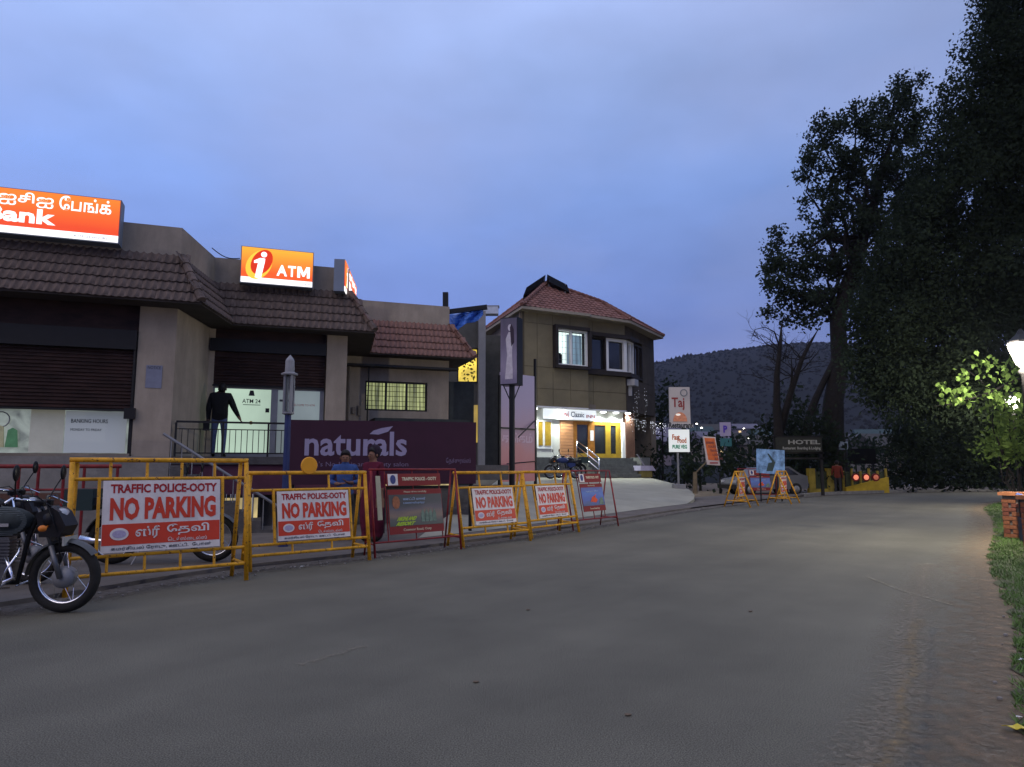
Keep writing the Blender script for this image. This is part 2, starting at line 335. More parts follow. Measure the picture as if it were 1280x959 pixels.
# worn patches, brown crack along the right wheel track, grit paled to paint in lamplight
pp = lambda *a: [tuple(G(x, y)[:2]) for x, y in a]
def blob(name, path, wid, z, m, mid=1.0):
    P = smooth_line(path, 10); soft_strip(name, [offset(P, wid), P, offset(P, -wid)], [0, mid, 0], z, m)
grit_light_m = soft_mat('brown grit with lamplight', (.22, .185, .135), 26, .95, 2.8); crack_m = soft_mat('packed brown grit', (.25, .18, .09), 16, .95, 2.8); pale_m = soft_mat('scuffed asphalt', (.24, .21, .15), 26, .95, 2.6)
blob('crack_patch', pp((1100, 1000), (1108, 950), (1130, 905), (1126, 870), (1142, 835), (1138, 805), (1150, 775)), .15, .007, crack_m, .50)
blob('crack_patch', pp((1060, 1000), (1100, 920), (1125, 860), (1135, 800), (1145, 750), (1160, 705)), .55, .0062, grit_light_m, .56)
blob('crack_patch', pp((1230, 990), (1235, 900), (1225, 840), (1215, 790)), .30, .0064, grit_light_m, .45)
blob('scuff_patch', pp((1085, 722), (1125, 738), (1150, 745), (1190, 757)), .07, .0068, pale_m, .62)
blob('scuff_patch', pp((375, 832), (410, 822), (455, 808)), .12, .0068, grit_light_m, .5)
for px_, py_, lb_ in ((785, 893, 'small dark pebble on the near asphalt below the middle'), (938, 764, 'small dark pebble on the asphalt towards the right edge'), (660, 762, 'small dark pebble on the asphalt in the middle of the road'), (595, 852, 'small dark pebble on the near asphalt left of the others')):
    c_ = G(px_, py_, .008); ob_ = MB(); ob_.ball((0, 0, 0), .022, .014, .007, 7, 4); tag(link('pebble', ob_.mesh('pebble', soil), None, c_), lb_, 'pebble', 'pebbles on the asphalt')
gm = MB()
for _ in range(900):           # loose grit and small stones along both edges
    k = random.randrange(len(LF)); e = random.random() < .55
    p = (LF if e else RF)[k]
    if not 3 < p[1] < 30: continue
    x, y = p[0] + random.gauss(0, .16) + (0 if e else .25), p[1] + random.gauss(0, .16); s_ = random.uniform(.006, .022)
    gm.ball((x, y, .008 + s_ * .3), s_, s_ * random.uniform(.6, 1), s_ * .6, 5, 3)
struct('loose_gravel', gm, mat('gravel stones', (0.2, 0.185, 0.17), .9, .4, 20), 'stuff')

# hotel forecourt: a ramp of pale concrete rising from the road
fc = MB(); fl = [p for p in offset(LF, 1.25) if 12.9 < p[1] < 24.6]
fb = [Vector((-0.5 + 7.6 * i / (len(fl) - 1), 33.2 + 4.5 * i / (len(fl) - 1), .80)) for i in range(len(fl))]
K = 10
def fpt(i, k):
    bulge = 1.0 * sin(pi * (k / K) ** .8) * (i / (len(fl) - 1)) ** 3
    p = Vector((fl[i][0], fl[i][1], .056)); t = k / K; q = p.lerp(fb[i], t); q.x += bulge; q.z = .056 + .744 * (t ** .9); return q
for i in range(len(fl) - 1):
    for k in range(K): fc.quad(fpt(i, k), fpt(i + 1, k), fpt(i + 1, k + 1), fpt(i, k + 1))
for k in range(K):
    a, b = fpt(len(fl) - 1, k), fpt(len(fl) - 1, k + 1); fc.quad(a, (a.x, a.y, -.1), (b.x, b.y, -.1), b)
    a, b = fpt(0, k), fpt(0, k + 1); fc.quad((a.x, a.y, -.1), a, b, (b.x, b.y, -.1))
struct('forecourt', fc, slab_m, smooth=True)
hb = MB(); hb.prism([(-9, 33.4), (.0, 33.0), (7.3, 37.8), (9.5, 47), (-9, 50)], -.1, .796); struct('hotel_terrace', hb, slab_m)

# grass verge on the right
vg = MB(); vf = [p for p in RF if 1.5 < p[1] < 27]
for i in range(len(vf) - 1):
    a, b = offset(vf, .04 - .06 * sin(i * 1.3))[i], offset(vf, .04 - .06 * sin(i * 1.3 + 1.3))[i + 1]; c, d = offset(vf, -4.5)[i], offset(vf, -4.5)[i + 1]
    vg.quad((a[0], a[1], .012), (c[0], c[1], .10), (d[0], d[1], .10), (b[0], b[1], .012))
struct('verge', vg, mat('verge soil', (0.05, 0.055, 0.025), .95, .4, 5, .6))
gb = MB()
vo = offset(vf, .08)
for _ in range(48000):
    i = random.randrange(len(vf) - 1)
    if random.random() > min(1, 9 / max(vf[i][1], 4)): continue
    t = random.random(); w_ = abs(random.gauss(0, .8)); ex = (.10 * sin(i * .7) + .08 * sin(i * 1.9))
    p = offset(vf, -.80 - max(0, ex) - w_)[i] if False else None
    a = vo[i]; b = vo[i + 1]; x = a[0] + (b[0] - a[0]) * t; y = a[1] + (b[1] - a[1]) * t
    h = hypot(b[0] - a[0], b[1] - a[1]) or 1; nx, ny = (b[1] - a[1]) / h, -(b[0] - a[0]) / h; dd = max(0, ex) + w_ * .9
    x += nx * dd; y += ny * dd; z = .012 + .02 * dd
    hh = random.uniform(.015, .055); an = random.uniform(0, pi); ww = random.uniform(.003, .007); lx, ly = random.gauss(0, .03), random.gauss(0, .03)
    gb.add([(x - cos(an) * ww, y - sin(an) * ww, z), (x + cos(an) * ww, y + sin(an) * ww, z), (x + lx, y + ly, z + hh)], [(0, 1, 2)])
struct('verge_grass', gb, grass_m, 'stuff')

# ---------------------------------------------------------------- tiled roofs
def tile_geo(w_, l_, waves=2, seg=4, amp=.016, th=.02):
    vs = []; n = waves * seg
    for y, lift in ((0, .035), (l_, .0)):
        for i in range(n + 1):
            vs.append((w_ * i / n - w_ / 2, y, lift + amp * (1 - abs(cos(pi * waves * i / n)) * 1.6)))
    for i in range(n + 1): vs.append((w_ * i / n - w_ / 2, 0, .035 + amp * (1 - abs(cos(pi * waves * i / n)) * 1.6) - th))
    m = n + 1
    return vs, [(i, i + 1, m + i + 1, m + i) for i in range(n)] + [(2 * m + i, 2 * m + i + 1, i + 1, i) for i in range(n)]
def tile_rows(e0, e1, t1, t0, w_, step):
    """matrices of tiles laid in courses on the plane between eave e0-e1 and top t0-t1"""
    e0, e1, t0, t1 = map(Vector, (e0, e1, t0, t1)); X = (e1 - e0).normalized(); Nn = X.cross((t0 + t1) / 2 - (e0 + e1) / 2).normalized(); U = Nn.cross(X)
    if Nn.z < 0: Nn = -Nn
    out_ = []; lx = lambda p: ((p - e0).dot(X), (p - e0).dot(U)); a0, a1 = lx(t0), lx(t1); L_ = (e1 - e0).length; H_ = (a0[1] + a1[1]) / 2
    P_ = [(0, 0), (L_, 0), a1, a0]; P_ = [p for q_, p in enumerate(P_) if q_ == 0 or hypot(p[0] - P_[q_ - 1][0], p[1] - P_[q_ - 1][1]) > 1e-4]
    def inside(x, y, tol):
        for q_ in range(len(P_)):
            (ax_, ay_), (bx_, by_) = P_[q_], P_[(q_ + 1) % len(P_)]; h_ = hypot(bx_ - ax_, by_ - ay_)
            if h_ > 1e-4 and ((bx_ - ax_) * (y - ay_) - (by_ - ay_) * (x - ax_)) / h_ < -tol: return False
        return True
    k = 0; xs_ = [p[0] for p in P_]; top_ = max(p[1] for p in P_)
    while k * step < top_ - .02:
        d = k * step; j = math.floor(min(xs_) / w_)
        while (j + .5) * w_ < max(xs_) + w_:
            if inside((j + .5) * w_, min(d + step * .5, top_ - .01), w_ * .2):
                o = e0 + X * ((j + .5) * w_ + random.uniform(-.004, .004)) + U * (d - .03 + random.uniform(-.008, .008)) + Nn * random.uniform(0, .008)
                out_.append(Matrix((( X.x, U.x, Nn.x, o.x), (X.y, U.y, Nn.y, o.y), (X.z, U.z, Nn.z, o.z), (0, 0, 0, 1))))
            j += 1
        k += 1
    return out_
def ridge_caps(mb, a, b, n, r_=.085):
    a, b = Vector(a), Vector(b); d = (b - a) / n
    for i in range(n): mb.tube([a + d * i - d * .08, a + d * (i + 1)], [r_ * 1.15, r_ * .9], 8)
def miter(P, d):
    """offset an open polyline sideways (to its right) by d"""
    o = []
    for i, p in enumerate(P):
        p = Vector(p[:2]); ns = []
        if i > 0: q = (p - Vector(P[i - 1][:2])).normalized(); ns.append(Vector((q.y, -q.x)))
        if i < len(P) - 1: q = (Vector(P[i + 1][:2]) - p).normalized(); ns.append(Vector((q.y, -q.x)))
        n = sum(ns, Vector((0, 0))).normalized(); o.append(p + n * (d / max(.4, n.dot(ns[0]))))
    return o

# ---------------------------------------------------------------- the bank building (local frame: x along the front, y into the building)
A0 = G(228, 285, 6.4)
bank = thing('bank_building', 'single storey cream bank with dark tiled canopies, maroon shutters and lit signs', 'building', (A0.x, A0.y, 0), 19.5)
BM = Matrix.Translation((A0.x, A0.y, 0)) @ Matrix.Rotation(R(19.5), 4, 'Z'); BI = BM.inverted()
def B(p): q = BI @ Vector(p); return q
def BW(x, y, z): return BM @ Vector((x, y, z))
def BP(px, py, b):      # point of the bank's own plane y = b seen at a photo pixel
    o = BI @ Vector((0, 0, CH)); d = BI.to_3x3() @ Vector(ray(px, py)); return o + d * ((b - o.y) / d.y)
A, Bq, C, Dq, E_ = (0, 0), (.52, 2.05), (3.72, 1.97), (4.05, 5.2), (7.2, 5.2)
Fz = 1.55; TOP = 6.4
# walls
mb = MB(); mb.box(-.70, 0, 0, .5, Fz, 5.7); part('pillar', mb, cream, bank)
mb = MB(); mb.prism([(-.01, .5), (0, .005), (.50, 2.05), (.2, 2.2)], Fz, 5.7); part('wall', mb, cream, bank)
mb = MB(); mb.box(-7.5, -.7, .12, .5, 3.95, 5.7); part('lintel', mb, shutter_m, bank)
mb = MB(); mb.box(.5, 3.2, 2.1, 2.4, 4.0, 5.7); part('lintel', mb, shutter_m, bank)
mb = MB(); mb.box(3.22, 3.72, 1.97, 2.5, Fz, 5.7); part('pillar', mb, cream, bank)
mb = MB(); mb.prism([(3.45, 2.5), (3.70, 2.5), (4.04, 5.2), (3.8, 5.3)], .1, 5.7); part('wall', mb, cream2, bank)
mb = MB(); w0, w1, z0, z1 = 4.62, 6.52, 3.02, 3.92     # wall with the barred window
mb.box(4.04, w0, 5.2, 5.45, .1, 5.6); mb.box(w1, 7.2, 5.2, 5.45, .1, 5.6); mb.box(w0, w1, 5.2, 5.45, .1, z0); mb.box(w0, w1, 5.2, 5.45, z1, 5.6)
part('wall', mb, cream, bank)
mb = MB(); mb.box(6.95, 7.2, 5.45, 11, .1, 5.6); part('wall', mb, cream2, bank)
# parapets follow the same outline
mb = MB(); mb.box(.30, 3.5, 2.62, 2.75, Fz, 5.49); mb.box(-7.5, .05, .8, .95, Fz, 5.49); mb.box(-7.5, 7.0, 10.2, 10.45, .1, 5.49); part('rear_wall', mb, mat('dark interior wall', (.03, .028, .026), .9, .1, 3), bank)
mb = MB(); mb.prism([(.49, 2.04), (.62, 2.1), (.62, 2.5), (.4, 2.5)], Fz, 5.49); part('wall', mb, cream, bank)
out_line = [(-7.5, 0), A, Bq, C, Dq, E_, (7.2, 10.5)]
pins = miter(out_line, -.22)
for i in range(len(out_line) - 1):
    a, b = out_line[i], out_line[i + 1]; c, d = pins[i + 1], pins[i]
    mb = MB(); mb.prism([a, b, c, d], 5.62, TOP - (.0 if i < 3 else .02)); part('parapet', mb, parapet_m, bank)
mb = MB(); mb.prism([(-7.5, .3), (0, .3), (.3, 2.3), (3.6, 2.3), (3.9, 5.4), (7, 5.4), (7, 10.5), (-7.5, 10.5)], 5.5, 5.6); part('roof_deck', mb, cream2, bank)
# canopies
eo = miter(out_line, .64); to = miter(out_line, .03)
ZE, ZT = 4.68, 5.72
tg = tile_geo(.275, .31); tile_me = {}
def tile_mesh_for(m):
    if m.name not in tile_me:
        mb = MB(); mb.add(*tg); tile_me[m.name] = mb.mesh('roof_tile', m)
    return tile_me[m.name]
for i in range(len(out_line) - 1):
    e0, e1, t1, t0 = (eo[i].x, eo[i].y, ZE), (eo[i + 1].x, eo[i + 1].y, ZE), (to[i + 1].x, to[i + 1].y, ZT), (to[i].x, to[i].y, ZT)
    mb = MB(); dn = Vector((0, 0, -.05))
    V = [Vector(p) for p in (e0, e1, t1, t0)]; V2 = [p + dn for p in V]
    mb.add(V + V2, [(0, 1, 2, 3), (7, 6, 5, 4), (0, 4, 5, 1), (1, 5, 6, 2), (3, 2, 6, 7), (0, 3, 7, 4)])
    # the underside closes back to the wall
    wl, wr = miter(out_line, .005)[i], miter(out_line, .005)[i + 1]
    mb.add([V2[0], V2[1], (wr.x, wr.y, ZE - .04), (wl.x, wl.y, ZE - .04)], [(3, 2, 1, 0)])
    m_ = clay_dark if i < 3 else clay_mid
    cn = part('tiled_canopy', mb, mat('shaded soffit', (.055, .045, .04), .9, .2, 4), bank)  # shade under the canopy is put into this dark colour
    ms = tile_rows(e0, e1, t1, t0, .275, .262)
    if i in (0, 1, 2, 4):
        if i == 0: ms = [q for q in ms if q.translation.x > -4.6]
        for q in ms:
            o = link('roof_tile', tile_mesh_for(m_), cn); o.matrix_basis = q
    else:
        t_ = MB()
        for q in ms: t_.M = q; t_.add(*tg)
        part('side_tiles', t_, m_, cn, kind='stuff')
for i in (1, 3, 5):
    mb = MB(); ridge_caps(mb, (eo[i].x, eo[i].y, ZE + .05), (to[i].x, to[i].y, ZT + .05), 5); part('hip_cap', mb, clay_dark if i < 4 else clay_mid, bank)
mb = MB(); mb.box(-7.5, -.72, -.06, .11, 3.72, 4.12); part('shutter_box', mb, dark_m, bank)
mb = MB(); mb.box(.52, 3.2, 1.95, 2.09, 4.1, 4.4); part('shutter_box', mb, dark_m, bank)
# roller shutters with real corrugation
def shutter(x0, x1, y, z0, z1, pitch=.072):
    mb = MB(); n = int((z1 - z0) / pitch)
    pts = []
    for k in range(n): z = z0 + k * pitch; pts += [(y, z), (y - .022, z + pitch * .25), (y - .022, z + pitch * .6), (y, z + pitch * .85)]
    pts.append((y, z1)); v = [(x0, p[0], p[1]) for p in pts] + [(x1, p[0], p[1]) for p in pts]; m = len(pts)
    mb.add(v, [(i, m + i, m + i + 1, i + 1) for i in range(m - 1)])
    return part('roller_shutter', mb, shutter_m, bank)
shutter(-7.5, -.78, .10, 2.50, 4.0); shutter(.62, 3.2, 2.12, 3.30, 4.2)
mb = MB(); mb.box(-7.5, -.78, .04, .12, 2.46, 2.50); mb.box(-.78, -.70, .04, .14, Fz, 4.0); part('shutter_rail', mb, dark_m, bank)
mb = MB(); mb.box(.60, 3.2, 2.08, 2.14, 3.26, 3.30); part('shutter_rail', mb, dark_m, bank)
mb = MB(); mb.tube([(-.74, -.02, 3.9), (-.74, -.02, 2.6)], .018); mb.box(-.86, -.66, -.10, -.005, 2.30, 2.52); part('lock_box', mb, dark_m, bank)
mb = MB(); mb.box(-.52, -.22, -.012, -.002, 2.95, 3.42); nb = part('notice', mb, mat('faded blue notice', (.19, .20, .26), .7, .1, 9), bank)
letters(nb, 'NOTICE', -.49, -.25, 3.34, 3.40, -.012, ink, 0, .002)
# lit display window with posters
glow_pale = mat('lit frosted glass', (.5, .55, .5), .4, 0, emit=.30, ecol=(.66, .78, .68))
glow_dim = mat('dim lit glass', (.4, .42, .42), .4, 0, emit=.155, ecol=(.62, .70, .74))
def lit_panel(name, c, s0, s1, scale, dist=0.0):
    m = bpy.data.materials.new(name); m.use_nodes = True; n = m.node_tree.nodes; l = m.node_tree.links; b = n['Principled BSDF']
    b.inputs['Base Color'].default_value = (.08, .08, .08, 1); b.inputs['Roughness'].default_value = .15
    t = n.new('ShaderNodeTexCoord'); mp_ = n.new('ShaderNodeMapping'); mp_.inputs['Scale'].default_value = scale; l.new(t.outputs['Object'], mp_.inputs[0])
    x = n.new('ShaderNodeTexNoise'); x.inputs['Scale'].default_value = 1; x.inputs['Detail'].default_value = 4; x.inputs['Distortion'].default_value = dist; l.new(mp_.outputs[0], x.inputs['Vector'])
    r_ = n.new('ShaderNodeMapRange'); r_.inputs[1].default_value = .32; r_.inputs[2].default_value = .68; r_.inputs[3].default_value = s0; r_.inputs[4].default_value = s1; l.new(x.outputs[0], r_.inputs[0])
    b.inputs['Emission Color'].default_value = tuple(c) + (1,); l.new(r_.outputs[0], b.inputs['Emission Strength']); return m
atm_room = lit_panel('bright interior behind frosted glass', (.60, .80, .62), .55, .86, (.7, 1, .5))
disp_l = lit_panel('lit display interior', (.62, .72, .66), .10, .42, (1.3, 1, 2.2), 1.5)
mb = MB(); mb.box(-7.5, -.80, .30, .34, 1.60, 2.50); dw = part('display_window', mb, disp_l, bank)
mb = MB(); mb.box(-1.95, -.86, .27, .298, 1.62, 2.46); bn = part('notice_board', mb, glow_dim, bank)
mb = MB(); mb.box(-2.55, -1.97, .28, .298, 1.62, 2.48); part('pillar_panel', mb, mat('pale panel', (.4, .4, .36), .6, .1, 3, emit=.10, ecol=(.8, .8, .6)), bank)
letters(bn, 'BANKING HOURS', -1.85, -1.2, 2.22, 2.30, .268, ink, .01, .003)
letters(bn, 'MONDAY TO FRIDAY', -1.85, -1.3, 2.06, 2.11, .268, ink, 0, .003)
for k, (x0, x1, z0, z1, c) in enumerate([(-4.45, -4.1, 1.70, 2.02, (.10, .30, .16)), (-4.08, -3.62, 1.66, 2.1, (.42, .40, .20)), (-3.3, -2.95, 1.72, 2.12, (.40, .38, .22)), (-2.93, -2.72, 1.72, 2.05, (.10, .26, .12)), (-3.62, -3.32, 1.66, 1.86, (.5, .5, .48))]):
    mb = MB(); mb.profile([(x0, z0), (x1, z0), (x1 - .03, z1), ((x0 + x1) / 2, z1 + .05), (x0 + .03, z1)], .22, .26); part('display_card', mb, mat('display card %s' % 'abcde'[k], c, .6, .2, 8, emit=.12), bank)
mb = MB()
for q in range(4): mb.torus((-4.3 + q * .42, .25, 2.26), .15, .012, 14, 5)
part('display_ornament', mb, alu, bank)
mb = MB(); mb.box(-7.5, -.72, -.10, .5, Fz, Fz + .055); part('window_sill', mb, cream2, bank)
# plinth and platform
mb = MB(); mb.box(-7.5, .02, -.16, .5, .05, Fz - .002); part('plinth', mb, mat('rough grey plaster', (.20, .185, .165), .9, .2, 3, .4), bank)
mb = MB(); mb.box(-7.5, -.5, -.182, -.162, .62, .84); part('plinth_band', mb, mat('brown band', (.10, .05, .035), .8, .2, 4), bank)
mb = MB(); mb.prism([(.02, -.12), (4.3, -.12), (4.3, 5.2), (.02, 5.2)], Fz - .16, Fz); part('platform', mb, stone_m, bank)
mb = MB(); mb.prism([(.02, -.06), (4.28, -.06), (4.28, 5.19), (.02, 5.19)], .75, Fz - .162); part('platform_wall', mb, mat('purple painted wall', (.085, .03, .05), .8, .2, 3), bank)
# ATM front: aluminium frame, two lit frosted leaves, posters
mb = MB(); y = 2.2
for x0, x1 in ((.60, .66), (1.94, 2.10), (3.10, 3.2)): mb.box(x0, x1, y - .05, y + .05, Fz, 3.28)
mb.box(.66, 3.1, y - .045, y + .045, Fz, Fz + .13); mb.box(.66, 3.1, y - .045, y + .045, 3.22, 3.28)
part('door_frame', mb, alu, bank)
mb = MB(); mb.box(.66, 1.94, y - .01, y + .01, Fz + .13, 3.22); dr = part('door', mb, atm_room, bank)
letters(dr, 'ATM 24', 1.28, 1.70, 2.88, 2.98, y - .012, ink, .01, .003)
mb = MB(); mb.box(1.30, 1.70, y - .016, y - .012, 2.83, 2.845); mb.profile([(1.42, 3.06), (1.56, 3.06), (1.53, 3.19), (1.45, 3.19)], y - .018, y - .011); part('door_sticker', mb, ink, dr)
mb = MB(); mb.box(1.82, 1.91, y - .06, y - .011, 2.66, 2.76); part('handle', mb, dark_m, dr)
mb = MB(); mb.lathe([(.03, -.015), (.045, -.01), (.03, -.002)], (1.5, y - .01, 2.4), 10, 'y'); part('door_sticker', mb, yellow, dr)
mb = MB(); mb.box(2.10, 3.1, y - .01, y + .01, Fz + .13, 3.22); dr = part('glass_panel', mb, lit_panel('pale screen glass', (.52, .64, .66), .20, .36, (.7, 1, .5)), bank)
mb = MB(); mb.box(2.14, 2.36, y - .02, y - .011, 2.94, 2.99); part('door_sticker', mb, ink, dr)
letters(dr, 'WELCOME TO ATM', 2.42, 2.98, 2.84, 2.89, y - .012, sign_crimson, 0, .003)
# barred window of the right wing
wf = MB(); z0_, z1_ = 3.02, 3.92
wf.box(w0, w0 + .05, 5.25, 5.33, z0_, z1_); wf.box(w1 - .05, w1, 5.25, 5.33, z0_, z1_); wf.box(w0 + .05, w1 - .05, 5.25, 5.33, z0_, z0_ + .05); wf.box(w0 + .05, w1 - .05, 5.25, 5.33, z1_ - .05, z1_)
for k in (1, 2): x = w0 + (w1 - w0) * k / 3; wf.box(x - .03, x + .03, 5.245, 5.33, z0_ + .05, z1_ - .05)
wn = part('window', wf, dark_m, bank)
gm_ = MB(); gm_.box(w0 + .05, w1 - .05, 5.34, 5.36, z0_, z1_)
part('pane', gm_, lit_panel('curtained lit window', (.78, .86, .36), .10, .62, (7, 1, .5), .6), wn)
gr_ = MB()
for k in range(1, 18): x = w0 + (w1 - w0) * k / 18; gr_.tube([(x, 5.29, z0_ + .05), (x, 5.29, z1_ - .05)], .008, 5)
for k in range(1, 6): z = z0_ + (z1_ - z0_) * k / 6; gr_.tube([(w0 + .05, 5.28, z), (w1 - .05, 5.28, z)], .008, 5)
part('window_grille', gr_, dark_m, wn)
mb = MB(); mb.box(3.95, 7.4, 4.75, 5.14, 4.30, 4.36); part('beam', mb, dark_m, bank)
mb = MB(); mb.box(4.75, 7.55, 4.0, 5.1, 2.25, 2.72); part('porch_roof', mb, MATS.get('dark sheeting and shade') or mat('dark sheeting and shade', (.03, .035, .035), .7, .3, 4), bank)
mb = MB(); mb.box(7.24, 8.05, 5.3, 5.5, .3, 4.0); part('shade_screen', mb, MATS['dark sheeting and shade'], bank)  # added dark sheet, paints the shade beside the wall's corner
mb = MB(); mb.tube([(4.12, 5.1, 4.3), (4.14, 5.1, 2.0)], .035); mb.box(4.25, 4.34, 5.12, 5.19, 2.9, 3.1); mb.box(4.42, 4.5, 5.12, 5.19, 2.85, 3.15); part('drain_pipe', mb, cream2, bank)
mb = MB(); mb.tube([(4.68, 4.95, 4.3), (4.66, 4.95, 2.0)], .022); part('drain_pipe', mb, dark_m, bank)
# lower shop front under the platform
low = MB(); low.box(.3, 7.5, .35, .55, .05, .9); 
low.box(4.3, 7.5, .35, .55, 1.02, 1.38); part('basement_wall', low, stone_m, bank)
warm = lit_panel('warm lit basement interior', (1.0, .78, .34), .22, .75, (1.6, 1, 1.2), .8)
for x0, x1, z0_, z1_ in ((-.15, .95, .18, .70), (1.05, 1.75, .18, .70), (2.5, 3.15, .16, .78), (4.32, 6.0, .905, 1.015)):
    fr = MB(); fr.box(x0 - .04, x1 + .04, .30 - (0 if x0 > 2 else .5), .348 - (0 if x0 > 2 else .5), z0_ - .04, z1_ + .04); f_ = part('basement_window', fr, dark_m, bank)
    yy = .30 - (0 if x0 > 2 else .5)
    pn = MB(); pn.box(x0, x1, yy - .012, yy - .003, z0_, z1_); part('pane', pn, warm, f_)
    if x1 - x0 < 1.5:
        br = MB()
        for k in range(1, int((x1 - x0) / .085)): br.tube([(x0 + k * .085, yy - .05, z0_ - .05), (x0 + k * .085, yy - .05, z1_ + .08)], .009, 5)
        part('window_grille', br, white_p, f_)
# lit signs on the parapet
def sign_glow(name, lo, hi, s):
    m = bpy.data.materials.new(name); m.use_nodes = True; n = m.node_tree.nodes; l = m.node_tree.links; b = n['Principled BSDF']
    b.inputs['Base Color'].default_value = (.4, .1, .02, 1); t = n.new('ShaderNodeTexCoord'); x = n.new('ShaderNodeMapping'); l.new(t.outputs['Generated'], x.inputs[0])
    gr = n.new('ShaderNodeTexGradient'); x.inputs['Rotation'].default_value = (0, R(90) if False else 0, 0)
    sp = n.new('ShaderNodeSeparateXYZ'); l.new(t.outputs['Generated'], sp.inputs[0])
    r_ = n.new('ShaderNodeValToRGB'); e = r_.color_ramp.elements; e[0].color = lo + (1,); e[0].position = .15; e[1].color = hi + (1,); e[1].position = .95
    nn = n.new('ShaderNodeTexNoise'); nn.inputs['Scale'].default_value = 1.2; l.new(t.outputs['Generated'], nn.inputs['Vector'])
    a = n.new('ShaderNodeMath'); a.operation = 'MULTIPLY_ADD'; a.inputs[1].default_value = .35; l.new(nn.outputs[0], a.inputs[0]); 
    s2 = n.new('ShaderNodeMath'); s2.operation = 'SUBTRACT'; l.new(sp.outputs[2], s2.inputs[0]); s2.inputs[1].default_value = .17; l.new(s2.outputs[0], a.inputs[2])
    l.new(a.outputs[0], r_.inputs[0]); l.new(r_.outputs[0], b.inputs['Emission Color']); b.inputs['Emission Strength'].default_value = s; return m
orange_g = sign_glow('glowing orange acrylic', (.80, .045, .006), (1.0, .22, .012), 1.0)
amber_g = sign_glow('glowing amber acrylic', (.90, .09, .008), (1.0, .46, .03), 1.0)
white_g = mat('glowing white acrylic', (.8, .8, .8), .4, 0, emit=1.15, ecol=(1, .97, .95))
red_g = mat('glowing red acrylic', (.5, .05, .01), .4, 0, emit=.75, ecol=(.8, .035, .01))
gold_g = mat('glowing gold acrylic', (.8, .4, .05), .4, 0, emit=1.0, ecol=(1, .55, .05))
sign_box_m = mat('blue grey sign casing', (.16, .19, .25), .5, .1, 4)
def lit_sign(label, loc, rot, W, Hh, depth, face, body):
    t = thing('lit_sign', label, 'sign', loc, rot, 'lit signs on the bank parapet')
    mb = MB(); mb.box(0, W, 0, depth, 0, Hh); part('casing', mb, sign_box_m, t)
    mb = MB(); mb.box(.02, W - .02, -.02, -.001, Hh * .17, Hh - .02); f = part('face', mb, face, t)
    mb = MB(); mb.box(.02, W - .02, -.021, -.001, .02, Hh * .17 - .002); part('base_strip', mb, white_g, t)
    body(t, f, W, Hh); return t
sL, sR = D(0, 291, 12.9), D(148, 305, 13.45)
cR = BP(148.5, 305, -.32); cT = BP(148.5, 250, -.32); SWb = 3.6; qv = BW(cR.x - SWb, -.32, cR.z)
def big_body(t, f, W, Hh):
    letters(f, 'ஐசிஐசிஐ', W - 2.72, W - 1.18, Hh * .62, Hh * .93, -.022, white_g, .012, .006)
    letters(f, 'பேங்க்', W - 1.08, W - .17, Hh * .63, Hh * .95, -.022, white_g, .012, .006)
    letters(f, 'ICICI', .15, W - 2.45, Hh * .27, Hh * .53, -.022, white_g, .05, .006)
    letters(f, 'Bank', W - 2.30, W - 1.12, Hh * .26, Hh * .59, -.022, white_g, .035, .006)
    letters(t, 'ATM  24 HOURS', W - .80, W - .20, Hh * .06, Hh * .11, -.022, mat('blue grey lettering', (.2, .24, .4), .5, 0), 0, .003)
lit_sign('large orange lit bank sign with white Tamil lettering above the word Bank', qv, 19.5, SWb, cT.z - cR.z, .34, orange_g, big_body)
def logo_i(f, cx, cz, s, y):
    mb = MB()      # tilted gold ring swoosh, red disc, white figure i
    def ell(rx, rz, a0, n=28, ox=0, oz=0, t=R(62)):
        return [(cx + ox + rx * cos(q) * cos(t) - rz * sin(q) * sin(t), cz + oz + rx * cos(q) * sin(t) + rz * sin(q) * cos(t)) for q in (2 * pi * k / n for k in range(n))]
    mb.profile(ell(.50 * s, .36 * s, 0, ox=-.05 * s, oz=-.04 * s), y - .004, y); part('emblem', mb, gold_g, f)
    mb = MB(); mb.profile(ell(.44 * s, .29 * s, 0, ox=.03 * s, oz=.05 * s), y - .008, y - .0045); part('emblem', mb, red_g, f)
    mb = MB(); mb.lathe([(.09 * s, -.013), (.09 * s, -.0085)], (cx + .09 * s, y, cz + .30 * s), 14, 'y')
    mb.profile([(cx - .20 * s, cz + .08 * s), (cx - .20 * s, cz + .0 * s), (cx - .08 * s, cz + .02 * s), (cx - .16 * s, cz - .46 * s), (cx + .02 * s, cz - .50 * s), (cx + .12 * s, cz + .06 * s), (cx + .13 * s, cz + .17 * s), (cx - .02 * s, cz + .18 * s)], y - .013, y - .0085)
    part('emblem', mb, white_g, f)
def atm_body(t, f, W, Hh):
    [letters(f, c_, W * a_, W * b_, Hh * .26, Hh * .56, -.022, white_g, .03, .006) for c_, a_, b_ in (('A', .49, .635), ('T', .645, .755))]; mM = MB(); zb_, zt_ = Hh * .255, Hh * .565; mM.profile([(W * q_[0], zb_ + (zt_ - zb_) * q_[1]) for q_ in ((.775, 0), (.815, 0), (.815, .58), (.85, .12), (.875, .12), (.91, .58), (.91, 0), (.95, 0), (.95, 1), (.90, 1), (.8625, .48), (.825, 1), (.775, 1))], -.028, -.022); part('lettering', mM, white_g, f); logo_i(f, W * .27, Hh * .55, Hh * .84, -.0215)
    letters(t, 'ATM', W * .88, W * .96, Hh * .06, Hh * .11, -.023, mat('blue grey lettering', (.2, .24, .4), .5, 0), 0, .003)
c0 = BP(299.5, 353, 1.66); c1 = BP(391, 360, 1.66); cT = BP(301, 307, 1.66); p = BW(c0.x, 1.66, c0.z)
